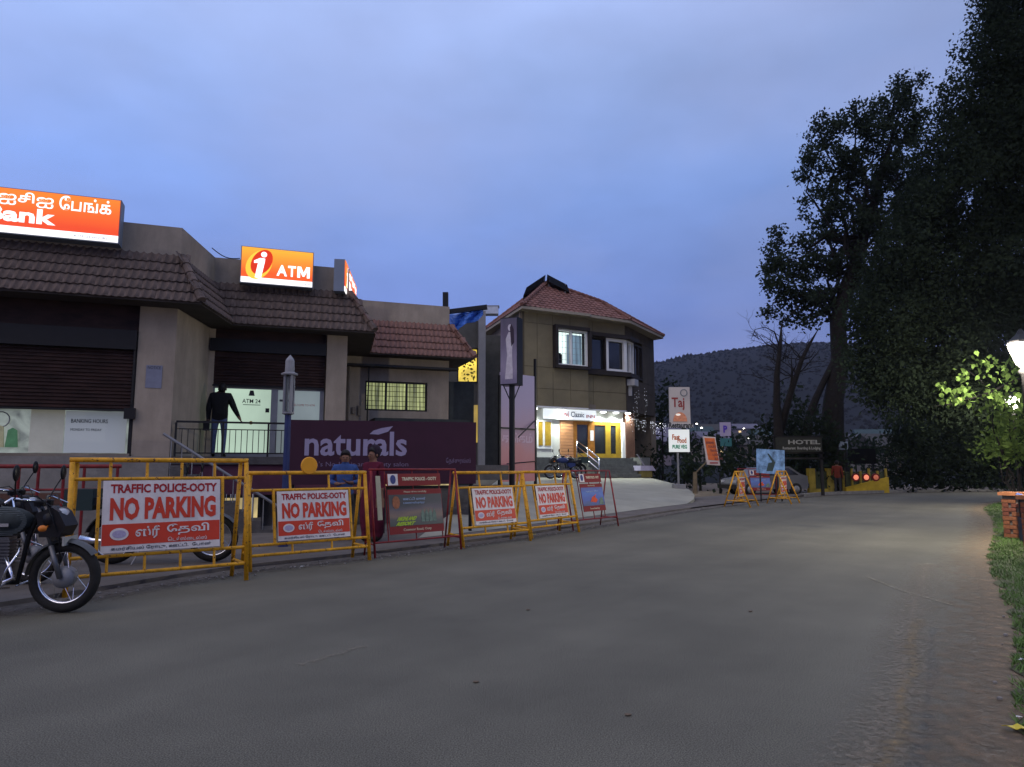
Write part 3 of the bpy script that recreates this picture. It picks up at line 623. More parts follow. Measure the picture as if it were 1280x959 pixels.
lit_sign('smaller amber lit sign reading ATM with a white letter i emblem', p, 19.5, c1.x - c0.x, cT.z - c0.z, .28, amber_g, atm_body)
p = D(430, 364, 17.0)
def side_body(t, f, W, Hh):
    letters(f, 'Bank', W * .30, W * .95, Hh * .30, Hh * .58, -.022, white_g, .05, .006); letters(f, 'ஐசிஐசிஐ', W * .30, W * .95, Hh * .66, Hh * .92, -.022, white_g, .012, .006); logo_i(f, W * .14, Hh * .58, Hh * .76, -.0215)
pe = D(444, 398, 19.7)
lit_sign('orange lit sign seen edge-on at the corner of the ATM wing', p, math.degrees(atan2(pe.y - p.y, pe.x - p.x)), hypot(pe.x - p.x, pe.y - p.y), .82, .26, orange_g, side_body)
# parapet sign brackets: steel posts holding the big sign
cb = thing('cable', 'thin black cable sagging from the bank parapet to the amber lit sign', 'cable', BW(.45, 1.9, 6.4))
o_ = Vector(cb.location); a_0, b_0 = D(265, 310, 16.0) - o_, D(300, 323, 16.2) - o_
mb = MB(); mb.tube([a_0.lerp(b_0, i / 8) - Vector((0, 0, .10 * sin(pi * i / 8))) for i in range(9)], .012, 5); part('wire', mb, black, cb)
# railing along the platform edge
rl = thing('railing', 'dark metal railing along the raised platform before the ATM doors', 'railing', BW(.1, -.02, Fz), 19.5)
mb = MB(); Wd = 3.6; mb.box(0, Wd, -.025, .025, .70, .74); part('handrail', mb, dark_m, rl)
mb = MB(); mb.box(0, Wd, -.012, .012, .06, .085); mb.box(0, Wd, -.01, .01, .56, .58); part('rail', mb, dark_m, rl)
for k in range(5): mb = MB(); mb.box(k * Wd / 4 - .02, k * Wd / 4 + .02, -.02, .02, 0, .70); part('post', mb, dark_m, rl)
bme = MB(); bme.tube([(0, 0, .06), (0, 0, .57)], .008, 6); bme = bme.mesh('baluster', dark_m)
k = .115
while k < Wd:
    if abs((k / (Wd / 4)) - round(k / (Wd / 4))) > .06: link('baluster', bme, rl, (k, 0, 0))
    k += .115
# flight of steps going down beside the pillar, with its pale handrail
st = thing('entrance_steps', 'stone steps with pale sloping handrail going down from the ATM platform', 'steps', BW(.15, -.35, 0), 19.5)
nst = 8
for k in range(nst):
    mb = MB(); mb.box(.0 + k * .24, .24 + k * .24, -.75, .20, .05, Fz - .18 * (k + 1) + .0); part('step', mb, stone_m, st)
mb = MB(); mb.tube([(-.15, -.72, Fz + .42), (1.95, -.72, .58), (2.1, -.72, .45)], .028); part('handrail', mb, alu, st)
for k in range(11):
    x = k * .19; z = Fz + .42 - (Fz + .42 - .58) * (x + .15) / 2.1
    mb = MB(); mb.tube([(x, -.72, max(.05, z - .75)), (x, -.72, z)], .011, 6); part('baluster', mb, alu, st)
# red guard rail in front of the bank at the far left
rg = thing('guard_rail', 'low red metal guard rail standing before the bank plinth behind the motorcycles', 'railing', D(-60, 620, 10.2) * 1.0, 19.5)
rg.location.z = .05
mb = MB(); mb.tube([(0, 0, 1.30), (2.15, 0, 1.30)], .03); mb.tube([(0, 0, .95), (2.15, 0, .95)], .018); part('handrail', mb, redp, rg)
for x in (.05, .45, .8, 1.05, 1.38, 1.65, 2.1): mb = MB(); mb.tube([(x, 0, 0), (x, 0, 1.3)], .022); part('post', mb, redp, rg)

# ---------------------------------------------------------------- banner hoarding in front of the platform
pL, pR = D(362, 525, 13.4), D(595, 529, 14.2)
Wb = (pR - pL).length; ang_b = math.degrees(atan2(pR.y - pL.y, pR.x - pL.x))
bn = thing('shop_banner', 'long dark purple salon banner with pale lower-case lettering', 'banner', (pL.x, pL.y, .05), ang_b)
Hb = 2.24 - .05; zb = .95
mb = MB(); mb.box(0, Wb, -.03, .02, zb, Hb)
pan = part('panel', mb, mat('purple banner', (.034, .010, .022), .6, .15, 2), bn)
mb = MB()
for x in (.1, Wb / 2, Wb - .1): mb.box(x - .03, x + .03, .022, .08, 0, Hb - .02)
part('post', mb, dark_m, bn)
lil = mat('pale lilac lettering', (.25, .22, .33), .6, .05, 5); lil2 = mat('dim lilac lettering', (.16, .12, .19), .6, .05, 5)
sx_ = lambda px: (px - 362) / 233 * Wb
letters(pan, 'naturals', sx_(381), sx_(506), 1.50, 1.98, -.031, lil, .022)
mb = MB(); mb.profile([(sx_(459), 1.93), (sx_(470), 1.92), (sx_(482), 1.98), (sx_(488), 2.09), (sx_(474), 2.05), (sx_(464), 2.0)], -.036, -.031); part('leaf_mark', mb, lil, pan)
letters(pan, 'India\'s No.1 hair and beauty salon', sx_(381), sx_(508), 1.27, 1.39, -.031, lil2, .0)
letters(pan, 'நேச்சுரல்ஸ்', sx_(556), sx_(588), 1.33, 1.47, -.031, lil2, .0)

# the unlit lantern post
lp = D(357, 600, 11.6)
lt = thing('lamp_post', 'unlit blue lamp post with a tall grey lantern before the purple banner', 'lamp post', (lp.x, lp.y, .05))
mb = MB(); mb.lathe([(.08, 0), (.075, .5), (.055, .55), (.052, 2.15)], n=12); part('pole', mb, mat('blue paint', (.022, .032, .10), .5, .2, 6), lt)
ln = MB(); ln.lathe([(.05, 2.15), (.10, 2.17), (.10, 2.20)], n=8)
part('lantern_base', ln, alu, lt)
for k in range(4):
    a = pi / 4 + k * pi / 2; mb = MB(Matrix.Translation((.082 * cos(a), .082 * sin(a), 0)) @ Matrix.Rotation(a, 4, 'Z')); mb.box(-.010, .010, -.026, .026, 2.20, 2.82); part('lantern_frame', mb, alu, lt)
mb = MB(); mb.lathe([(.058, 2.21), (.066, 2.80)], n=8); part('lantern_glass', mb, mat('dusty lantern glass', (.22, .24, .24), .3, .2, 5, alpha=.45), lt)
mb = MB(); mb.lathe([(.135, 2.82), (.14, 2.845), (.08, 2.87), (.075, 3.06), (.065, 3.09), (.0, 3.17)], n=12); part('lantern_cap', mb, mat('pale grey metal', (.22, .22, .23), .5, .2, 6), lt)

# ---------------------------------------------------------------- barricades
def leaning(H_, sp): a = math.atan2(sp, H_); return Matrix.Translation((0, -sp, 0)) @ Matrix.Rotation(-a, 4, 'X')
def oval(cx, cz, rx, rz, n=20): return [(cx + rx * cos(2 * pi * k / n), cz + rz * sin(2 * pi * k / n)) for k in range(n)]
def no_parking(bar, Mx, x0, x1, z0, z1, worn=False):
    W_, Hh = x1 - x0, z1 - z0; X = lambda f: x0 + W_ * f; Z = lambda f: z0 + Hh * f
    mb = MB(Mx); mb.box(x0, x1, -.045, -.035, z0, z1); s = part('sign_panel', mb, white_sign, bar)
    y = -.0455
    letters(s, 'TRAFFIC POLICE-OOTY', X(.06), X(.97), Z(.82), Z(.95), y, sign_crimson, .035, .003, M=Mx)
    letters(s, 'NO PARKING', X(.06), X(.96), Z(.44), Z(.76), y, sign_red, .048, .003, M=Mx)
    mb = MB(Mx); mb.box(x0 + .005, x1 - .005, y - .002, y, Z(.10), Z(.39)); part('print_band', mb, sign_red, s)
    y2 = y - .003
    letters(s, 'ஸ்ரீ', X(.27), X(.47), Z(.17), Z(.35), y2, white_sign, .02, .003, M=Mx)
    letters(s, 'தேவி', X(.53), X(.90), Z(.20), Z(.36), y2, white_sign, .02, .003, M=Mx)
    letters(s, 'டெக்ஸ்டைல்ஸ்', X(.54), X(.88), Z(.115), Z(.175), y2, white_sign, .0, .003, M=Mx)
    mb = MB(Mx); mb.profile(oval(X(.14), Z(.25), W_ * .075, Hh * .085), y2 - .003, y2); em = part('emblem', mb, white_sign, s)
    mb = MB(Mx); mb.profile(oval(X(.14), Z(.25), W_ * .055, Hh * .055), y2 - .005, y2 - .0032); part('emblem_ring', mb, mat('faint blue ink', (.35, .30, .42), .6, .2, 40), s)
    letters(s, 'கமர்சியல் ரோடு, ஊட்டி.  போன்', X(.08), X(.92), Z(.02), Z(.08), y, ink, 0, .003, M=Mx)
    return s
def barricade(label, W_, H_, sp, sx0, sx1, sz0, sz1, m, disc=False, style='yellow', loc=(0, 0, 0), rot=0, poster=None, upright=False):
    b = thing('barricade', label, 'barricade', loc, rot, 'traffic police barricades along the road edge')
    h = W_ / 2; F_ = Matrix.Translation((0, -.03, 0)) if upright else leaning(H_, sp); Bk = leaning(H_, -sp * .9); Lh = H_ if upright else hypot(H_, sp); r = .027 if style == 'yellow' else .017
    for s in (-1, 1):
        mb = MB(); x = s * h; mb.tube([(x, -sp, 0), (x, -.02, H_ - r), ], r, 10); part('leg', mb, m, b, True)
        mb = MB(); mb.tube([(x - s * .05, sp * .9, 0), (x - s * .05, .03, H_ - r)], r * .9, 10); part('leg', mb, m, b, True)
        mb = MB(); mb.tube([(x, -sp * .82, .19), (x - s * .05, sp * .72, .21)], r * .7, 8); part('brace', mb, m, b)
    mb = MB(); mb.tube([(-h - r, -.0, H_), (h + r, 0, H_)], r, 10); part('top_rail', mb, m, b, True)
    if style == 'yellow':
        z2 = sz1 + .025
        for zr in (z2, sz0 - .03): mb = MB(F_); mb.tube([(-h, 0, zr), (h, 0, zr)], r * .72, 8); part('cross_rail', mb, m, b)
        if sz0 > .3: mb = MB(F_); mb.tube([(-h, 0, .2), (h, 0, .2)], r * .75, 8); part('cross_rail', mb, m, b)
        n = 4 if W_ > 1.75 else 2
        for k in range(n):
            x = -h + W_ * (k + 1) / (n + 1); mb = MB(F_); mb.tube([(x, 0, z2), (x, 0, Lh - .03)], r * .62, 8); part('upright', mb, m, b)
            if sz0 > .3: mb = MB(F_); mb.tube([(x, 0, .2), (x, 0, sz0 - .03)], r * .55, 8); part('upright', mb, m, b)
        for x in (sx0 - .035, sx1 + .035): mb = MB(F_); mb.box(x - .015, x + .015, -.03, 0, sz0 - .03, z2); part('upright', mb, m, b)
        no_parking(b, F_, sx0, sx1, sz0, sz1)
        if disc: mb = MB(); mb.lathe([(.115, -.02), (.122, -.012), (.122, .0), (.115, .008)], (-.02, -.02, H_ + .10), 24, 'y'); part('reflector_disc', mb, mat('amber disc', (.66, .29, .02), .4, .1, 6), b)
    else:
        mb = MB(F_); mb.tube([(-h, 0, .22), (h, 0, .22)], r * .8, 8); part('cross_rail', mb, m, b)
        for x in (sx0, (sx0 + sx1) / 2, sx1): mb = MB(F_); mb.tube([(x, .02, .22), (x, .02, Lh - .01)], r * .6, 8); part('upright', mb, m, b)
        for x0, x1 in ((-h + .08, -h + .16),): mb = MB(F_); mb.box(x0, x1, -.02, -.01, .55, Lh - .1); part('reflector_strip', mb, mat('pale strip', (.34, .32, .22), .6, .2, 5), b)
        mb = MB(F_); mb.box(sx0, sx1, -.03, -.02, Lh - .26, Lh - .07); deep = mat('deep crimson board', (.17, .013, .014), .6, .1, 6); tp = part('top_plate', mb, deep, b)
        mb = MB(F_); mb.box(sx0 + .02, sx0 + .20, -.034, -.0305, Lh - .25, Lh - .075); e_ = part('emblem', mb, white_sign, tp)
        mb = MB(F_); mb.profile(oval(sx0 + .11, Lh - .16, .05, .07), -.038, -.0345); part('emblem', mb, mat('indigo ink', (.04, .05, .16), .6, 0), tp)
        letters(tp, 'TRAFFIC POLICE - OOTY', sx0 + .28, sx1 - .08, Lh - .18, Lh - .125, -.0305, mat('cream lettering', (.55, .5, .35), .6, 0), .03, .003, M=F_)
        ps = sz1
        mb = MB(F_); mb.box(sx0, sx1, -.03, -.02, sz0, ps); pl = part('poster_panel', mb, deep, b)
        poster(pl, F_, sx0 + .01, sx1 - .01, sz0 + .12, ps - .08, -.0305); 
        cr = MATS['cream lettering']
        letters(pl, 'Please drive carefully', sx0 + .3, sx1 - .3, ps - .06, ps - .025, -.0305, cr, .0, .003, M=F_)
        letters(pl, 'Coonoor Road, Ooty', sx0 + .25, sx1 - .25, sz0 + .03, sz0 + .08, -.0305, cr, .0, .003, M=F_)
    return b
def night_print(name, stops, sc_=2.0):
    m = bpy.data.materials.new(name); m.use_nodes = True; n = m.node_tree.nodes; l = m.node_tree.links; b = n['Principled BSDF']
    t = n.new('ShaderNodeTexCoord'); sp = n.new('ShaderNodeSeparateXYZ'); l.new(t.outputs['Generated'], sp.inputs[0])
    x = n.new('ShaderNodeTexNoise'); x.inputs['Scale'].default_value = sc_; x.inputs['Detail'].default_value = 5; l.new(t.outputs['Generated'], x.inputs['Vector'])
    a = n.new('ShaderNodeMath'); a.operation = 'MULTIPLY_ADD'; a.inputs[1].default_value = .5; l.new(x.outputs[0], a.inputs[0]); l.new(sp.outputs[2], a.inputs[2])
    s2 = n.new('ShaderNodeMath'); s2.operation = 'SUBTRACT'; s2.inputs[1].default_value = .25; l.new(a.outputs[0], s2.inputs[0])
    r_ = n.new('ShaderNodeValToRGB'); l.new(s2.outputs[0], r_.inputs[0]); e = r_.color_ramp.elements
    e[0].position, e[0].color = stops[0][0], stops[0][1] + (1,); e[1].position, e[1].color = stops[-1][0], stops[-1][1] + (1,)
    for q in stops[1:-1]: w_ = e.new(q[0]); w_.color = q[1] + (1,)
    l.new(r_.outputs[0], b.inputs['Base Color']); b.inputs['Roughness'].default_value = .5; return m
dusk_print = night_print('dusk street print', [(0, (.03, .04, .035)), (.2, (.05, .05, .05)), (.36, (.15, .095, .07)), (.55, (.06, .045, .065)), (.7, (.012, .017, .028)), (1, (.008, .010, .018))])
lime = mat('lime lettering', (.30, .42, .03), .6, 0)
def poster_resort(pl, F_, x0, x1, z0, z1, y):
    mb = MB(F_); mb.box(x0, x1, y - .003, y, z0, z1); part('poster_print', mb, dusk_print, pl)
    y -= .0035; W_, Hh = x1 - x0, z1 - z0
    letters(pl, 'HIGHLAND', x0 + .12 * W_, x0 + .46 * W_, z0 + .16 * Hh, z0 + .29 * Hh, y, lime, .06, .003, .05, M=F_)
    letters(pl, 'RESORT', x0 + .10 * W_, x0 + .42 * W_, z0 + .01 * Hh, z0 + .13 * Hh, y, lime, .06, .003, .05, M=F_)
    pb = mat('pale blue lettering', (.35, .45, .62), .6, 0)
    letters(pl, 'ஊட்டி மலர்', x0 + .26 * W_, x0 + .68 * W_, z0 + .80 * Hh, z0 + .90 * Hh, y, pb, .0, .003, M=F_)
    letters(pl, 'உங்களை வரவேற்கிறது', x0 + .26 * W_, x0 + .66 * W_, z0 + .68 * Hh, z0 + .76 * Hh, y, pb, .0, .003, M=F_)
    mb = MB(F_); mb.profile(oval(x0 + .13 * W_, z0 + .75 * Hh, .07, .10, 12), y - .003, y); part('emblem', mb, mat('rust print', (.25, .09, .04), .6, .5, 30), pl)
    mb = MB(F_)      # little pitched hotel in the picture
    for k in range(4): x = x0 + (.58 + k * .075) * W_; mb.profile([(x, z0 + .10 * Hh), (x + .065 * W_, z0 + .10 * Hh), (x + .065 * W_, z0 + .36 * Hh), (x + .032 * W_, z0 + .52 * Hh), (x, z0 + .36 * Hh)], y - .003, y)
    part('print_shape', mb, mat('grey green print', (.12, .17, .13), .6, .4, 20), pl)
blue_print = night_print('blue sky print', [(0, (.03, .05, .14)), (.4, (.03, .07, .30)), (.7, (.04, .11, .36)), (1, (.05, .06, .22))], 4)
def poster_blue(pl, F_, x0, x1, z0, z1, y):
    mb = MB(F_); mb.box(x0, x1, y - .003, y, z0, z1); part('poster_print', mb, blue_print, pl)
    y -= .0035; W_, Hh = x1 - x0, z1 - z0; rr = mat('vermilion print', (.55, .07, .02), .6, .1, 9)
    mb = MB(F_)      # a leaping red toy-like train of shapes
    mb.profile([(x0 + .36 * W_, z0 + .22 * Hh), (x0 + .60 * W_, z0 + .16 * Hh), (x0 + .68 * W_, z0 + .30 * Hh), (x0 + .56 * W_, z0 + .52 * Hh), (x0 + .44 * W_, z0 + .46 * Hh)], y - .003, y)
    mb.profile([(x0 + .50 * W_, z0 + .50 * Hh), (x0 + .58 * W_, z0 + .48 * Hh), (x0 + .66 * W_, z0 + .62 * Hh)], y - .003, y); part('print_shape', mb, rr, pl)
    mb = MB(F_); mb.profile([(x0 + .74 * W_, z0 + .05 * Hh), (x0 + .95 * W_, z0 + .05 * Hh), (x0 + .92 * W_, z0 + .45 * Hh), (x0 + .78 * W_, z0 + .35 * Hh)], y - .003, y); part('print_shape', mb, MATS['grey green print'], pl)
    letters(pl, 'குழந்தைகள் பூங்கா', x0 + .2 * W_, x0 + .78 * W_, z0 + .72 * Hh, z0 + .82 * Hh, y, MATS['pale blue lettering'], .0, .003, M=F_)
def between(p, q): m_ = (p + q) / 2; return m_, math.degrees(atan2(q.y - p.y, q.x - p.x)), (q - p).length
def place(l, r): return between(Vector((G(*l).x, G(*l).y, 0)), Vector((G(*r).x, G(*r).y, 0)))
def base(c, rot, sp):    # foot line of the front legs -> the barricade's own origin
    a = R(rot); return (c.x - sin(a) * sp, c.y + cos(a) * sp, 0.0)
c, a, W_ = between(Vector((-4.62, 7.40, 0)), Vector((-3.17, 8.52, 0)))
barricade('tallest yellow no-parking barricade, its white and red board behind the parked motorcycle', W_, 1.42, .22, -.62, .60, .42, 1.20, yellow, loc=base(c, a, .22), rot=a)
c, a, W_ = between(Vector((-3.36, 9.15, 0)), Vector((-2.06, 10.30, 0)))
barricade('yellow no-parking barricade with a round amber disc on its top rail', W_, 1.26, .22, -.50, .56, .36, 1.02, yellow, True, loc=base(c, a, .22), rot=a)
c, a, W_ = between(Vector((-2.02, 10.5, 0)), Vector((-.83, 11.62, 0)))
barricade('dark red barricade with a poster of an evening building in green lettering', W_, 1.30, .2, -.55, .48, .32, 1.0, redp, style='red', poster=poster_resort, loc=base(c, a, .2), rot=a)
c, a, W_ = between(Vector((-.80, 11.75, 0)), Vector((.34, 12.95, 0)))
b4 = barricade('yellow no-parking barricade just past the dark red evening poster barricade', W_, 1.24, .24, -.52, .48, .36, .98, yellow, loc=base(c, a, .24), rot=a)
c, a, _ = between(Vector((.36, 13.3, 0)), Vector((1.40, 14.65, 0)))
copy_tree(b4, 'yellow no-parking barricade beside the red barricade with the blue poster', base(c, a, .24), a)
c, a, W_ = between(Vector((1.28, 14.75, 0)), Vector((2.42, 16.1, 0)))
b6 = barricade('dark red barricade with a blue poster showing a red shape', W_, 1.25, .24, -.42, .45, .38, .98, redp, style='red', poster=poster_blue, loc=base(c, a, .24), rot=a)
f1, f2, f3 = G(932, 634), G(985, 630), G(958, 626)
b7 = barricade('far yellow no-parking barricade seen almost end-on, before the white car', 1.15, 1.17, .46, -.38, .38, .36, .98, yellow, loc=(f1.x, f1.y + .5, 0), rot=58, upright=True)
copy_tree(b7, 'farthest yellow no-parking barricade, right of the small red one near the road bend', (f2.x, f2.y + .5, 0), 54)
copy_tree(b6, 'far dark red poster barricade standing between two yellow ones', (f3.x, f3.y + .8, 0), 8)

# ---------------------------------------------------------------- motorcycles (front wheel centre over the local origin, heading +x)
def motorcycle(label, tank_m, loc, rot, box=False):
    t = thing('motorcycle', label, 'motorcycle', loc, rot, 'motorcycles parked by the road')
    for wx in (0, -1.27):
        mb = MB(); mb.torus((wx, 0, .325), .275, .048, 36, 8); wl_ = part('wheel', mb, rubber, t, True)
        mb = MB(); mb.torus((wx, 0, .325), .236, .014, 36, 6, sq=1.6); part('rim', mb, chrome, wl_, True)
        mb = MB(); mb.lathe([(.03, -.07), (.095, -.05), (.10, -.03), (.10, .03), (.095, .05), (.03, .07)], (wx, 0, .325), 18, 'y'); part('hub', mb, alu, wl_, True)
        mb = MB()
        for k in range(18): a = 2 * pi * k / 18; b_ = a + (.5 if k % 2 else -.5); mb.tube([(wx + .09 * cos(a), .03 * (1 if k % 4 < 2 else -1), .325 + .09 * sin(a)), (wx + .235 * cos(b_), 0, .325 + .235 * sin(b_))], .0025, 4)
        part('spokes', mb, chrome, wl_)
    for s in (-1, 1):
        mb = MB(); mb.tube([(0, s * .085, .325), (-.10, s * .085, .62)], .024, 10); mb.tube([(-.10, s * .085, .62), (-.245, s * .085, 1.0)], .015, 10); part('fork_leg', mb, mat('dull fork metal', (.13, .13, .135), .4, .1, 5, metal=.6), t, True)
    def fender(wx, a0, a1, r_, wd, m):
        mb = MB(); n = 16; vs = []
        for k in range(n + 1):
            a = R(a0 + (a1 - a0) * k / n)
            for j in range(5): q = (j - 2) / 2; rr = r_ - .03 * q * q; vs.append((wx + rr * cos(a), q * wd, .325 + rr * sin(a)))
        fs = [(k * 5 + j, k * 5 + j + 1, (k + 1) * 5 + j + 1, (k + 1) * 5 + j) for k in range(n) for j in range(4)]
        return part('fender', mb.add(vs, fs), m, t, True)
    fgrey = mat('grey fender paint', (.09, .09, .088), .35, .1, 5, metal=.5)
    fender(0, 38, 178, .355, .062, fgrey); fender(-1.27, 20, 165, .37, .07, black)
    mb = MB(); mb.ball((-.13, 0, .86), .10, .13, .125, 16, 10); hl = part('headlight', mb, black, t, True)
    mb = MB(); mb.lathe([(.105, -.02), (.09, .02), (.03, .035)], (-.055, 0, .86), 16, 'x'); part('lens', mb, mat('headlight lens', (.35, .36, .38), .1, 0, spec=.8), hl, True)
    mb = MB(); mb.profile([(-.10, .97), (-.04, .93), (.03, .80), (-.02, .70), (-.20, .70), (-.24, .92)], -.11, .11); part('cowl', mb, black, t)
    mb = MB(); mb.lathe([(.05, 0), (.055, .05), (.045, .06)], (-.24, -.06, .98), 12); mb.lathe([(.05, 0), (.055, .05), (.045, .06)], (-.24, .06, .98), 12); part('gauges', mb, black, t)
    mb = MB(); mb.tube([(-.40, -.36, 1.00), (-.36, -.28, 1.06), (-.27, -.10, 1.03), (-.27, .10, 1.03), (-.36, .28, 1.06), (-.40, .36, 1.00)], .013, 8); hb_ = part('handlebar', mb, chrome, t, True)
    for s in (-1, 1):
        mb = MB(); mb.tube([(-.385, s * .34, 1.02), (-.47, s * .40, .975)], .02, 8); part('grip', mb, rubber, hb_)
        mb = MB(); mb.tube([(-.34, s * .30, 1.06), (-.25, s * .42, .99)], .007, 6); part('brake_lever', mb, chrome, hb_)
        mb = MB(); mb.tube([(-.34, s * .27, 1.06), (-.31, s * .33, 1.18), (-.29, s * .36, 1.24)], .007, 6); mi = part('mirror', mb, black, t)
        mb = MB(); mb.ball((-.285, s * .37, 1.29), .015, .05, .075, 10, 7); part('mirror_head', mb, black, mi, True)
        mb = MB(); mb.tube([(-.12, s * .12, .80), (-.10, s * .22, .79)], .010, 6); mb.ball((-.10, s * .24, .79), .04, .03, .03, 8, 6); part('indicator', mb, mat('orange lens', (.55, .16, .02), .25, 0), t, True)
    mb = MB(); mb.ball((-.62, 0, .84), .31, .145, .14, 16, 10); tk = part('fuel_tank', mb, tank_m, t, True)
    mb = MB(); mb.box(-.75, -.45, -.152, -.13, .80, .83); part('tank_stripe', mb, chrome, tk)
    mb = MB(); mb.profile([(-.85, .78), (-.88, .86), (-1.0, .83), (-1.25, .84), (-1.55, .90), (-1.62, .87), (-1.55, .80), (-1.2, .75)], -.13, .13); part('seat', mb, mat('black seat', (.02, .02, .022), .6, .2, 30, .2), t)
    mb = MB()
    for s in (-1, 1): mb.tube([(-.36, s * .24, 1.05), (-.22, s * .16, 1.08), (-.12, s * .10, .98), (-.16, s * .05, .80)], .006, 5)
    mb.tube([(-.36, -.26, 1.04), (-.14, -.15, 1.02), (-.02, -.10, .70), (-.02, -.07, .42)], .006, 5); part('cables', mb, black, t)
    mb = MB(); mb.box(.015, .03, -.12, .12, .62, .70); part('number_plate', mb, mat('dusty plate', (.30, .30, .28), .6, .2, 9), t)
    mb = MB(); mb.tube([(-.26, 0, .95), (-.35, 0, .70), (-.42, 0, .28), (-.95, 0, .27), (-1.0, 0, .72), (-.45, 0, .80)], .024, 8); mb.tube([(-1.0, -.1, .40), (-1.27, -.1, .325)], .02, 8); mb.tube([(-1.0, .1, .40), (-1.27, .1, .325)], .02, 8); part('frame', mb, black, t)
    mb = MB(); mb.box(-.92, -.46, -.11, .11, .28, .46); 
    for k in range(7): mb.box(-.66, -.46, -.09, .09, .475 + k * .03, .49 + k * .03)
    mb.box(-.63, -.49, -.06, .06, .46, .70); part('engine', mb, mat('engine metal', (.10, .10, .105), .45, .3, 12, metal=.7), t)
    mb = MB(); mb.tube([(-.48, -.10, .52), (-.38, -.13, .34), (-.60, -.15, .24), (-1.0, -.15, .26)], .018, 8); mb.tube([(-1.0, -.16, .26), (-1.62, -.17, .36)], [.035, .048], 10); part('exhaust', mb, chrome, t, True)
    mb = MB(); mb.tube([(-.40, -.05, .66), (-.31, -.20, .58), (-.36, -.27, .44), (-.45, -.22, .26), (-.46, -.05, .24)], .009, 8); mb.tube([(-.40, .05, .66), (-.31, .20, .58), (-.36, .27, .44), (-.45, .22, .26), (-.46, .05, .24)], .009, 8); part('crash_guard', mb, chrome, t, True)
    mb = MB(); mb.tube([(-.72, -.15, .24), (-.74, -.30, .23)], .014, 6); mb.tube([(-.86, -.12, .26), (-.94, -.28, .02)], .011, 6); mb.tube([(-.44, -.14, .30), (-.55, -.26, .19), (-.60, -.27, .18)], .01, 6); part('pedals', mb, alu, t)
    mb = MB(); mb.profile([(-.85, .74), (-1.18, .72), (-1.22, .60), (-.95, .50), (-.82, .6)], -.125, .125); part('side_cover', mb, tank_m, t)
    mb = MB(); mb.box(-1.68, -1.60, -.06, .06, .74, .83); part('tail_light', mb, mat('red lens', (.35, .02, .015), .25, 0), t)
    if box:
        mb = MB(); mb.box(-1.85, -1.50, -.17, .17, .72, 1.0); bx = part('top_box', mb, mat('dark green box', (.02, .035, .035), .5, .2, 5), t)
    return t
cov = mat('striped tank cover', (.035, .042, .042), .8, .3, 20)
m1 = motorcycle('black motorcycle parked in the open with its chrome front wheel on the road edge', cov, (-4.17, 6.66, 0.0), 4)
mb = MB(); 
for k in range(16):
    z = .72 + k * .018; q = sqrt(max(0, 1 - ((z - .84) / .15) ** 2)); mb.tube([(-.62 - .30 * q, -.10, z), (-.62, -.152 * max(q, .3), z), (-.62 + .28 * q, -.07, z)], .004, 4)
part('tank_piping', mb, mat('pale piping', (.15, .17, .17), .6, .1, 9), m1)
m2 = motorcycle('motorcycle half hidden behind the front one, only handlebar and mirror showing', black, (-5.35, 7.95, .05), 2)
m3 = motorcycle('dark blue motorcycle with a rear box behind the tallest no-parking barricade', mat('dark blue paint', (.03, .045, .13), .3, .1, 5), (-4.1, 9.75, .05), 10, True)
h1 = G(697, 602, .2)
copy_tree(m3, 'motorcycle parked below the lit hotel front window', (1.75, 32.0, .78), 200)
copy_tree(m2, 'second motorcycle parked beside the first one at the hotel front', (2.2, 32.9, .80), 212)

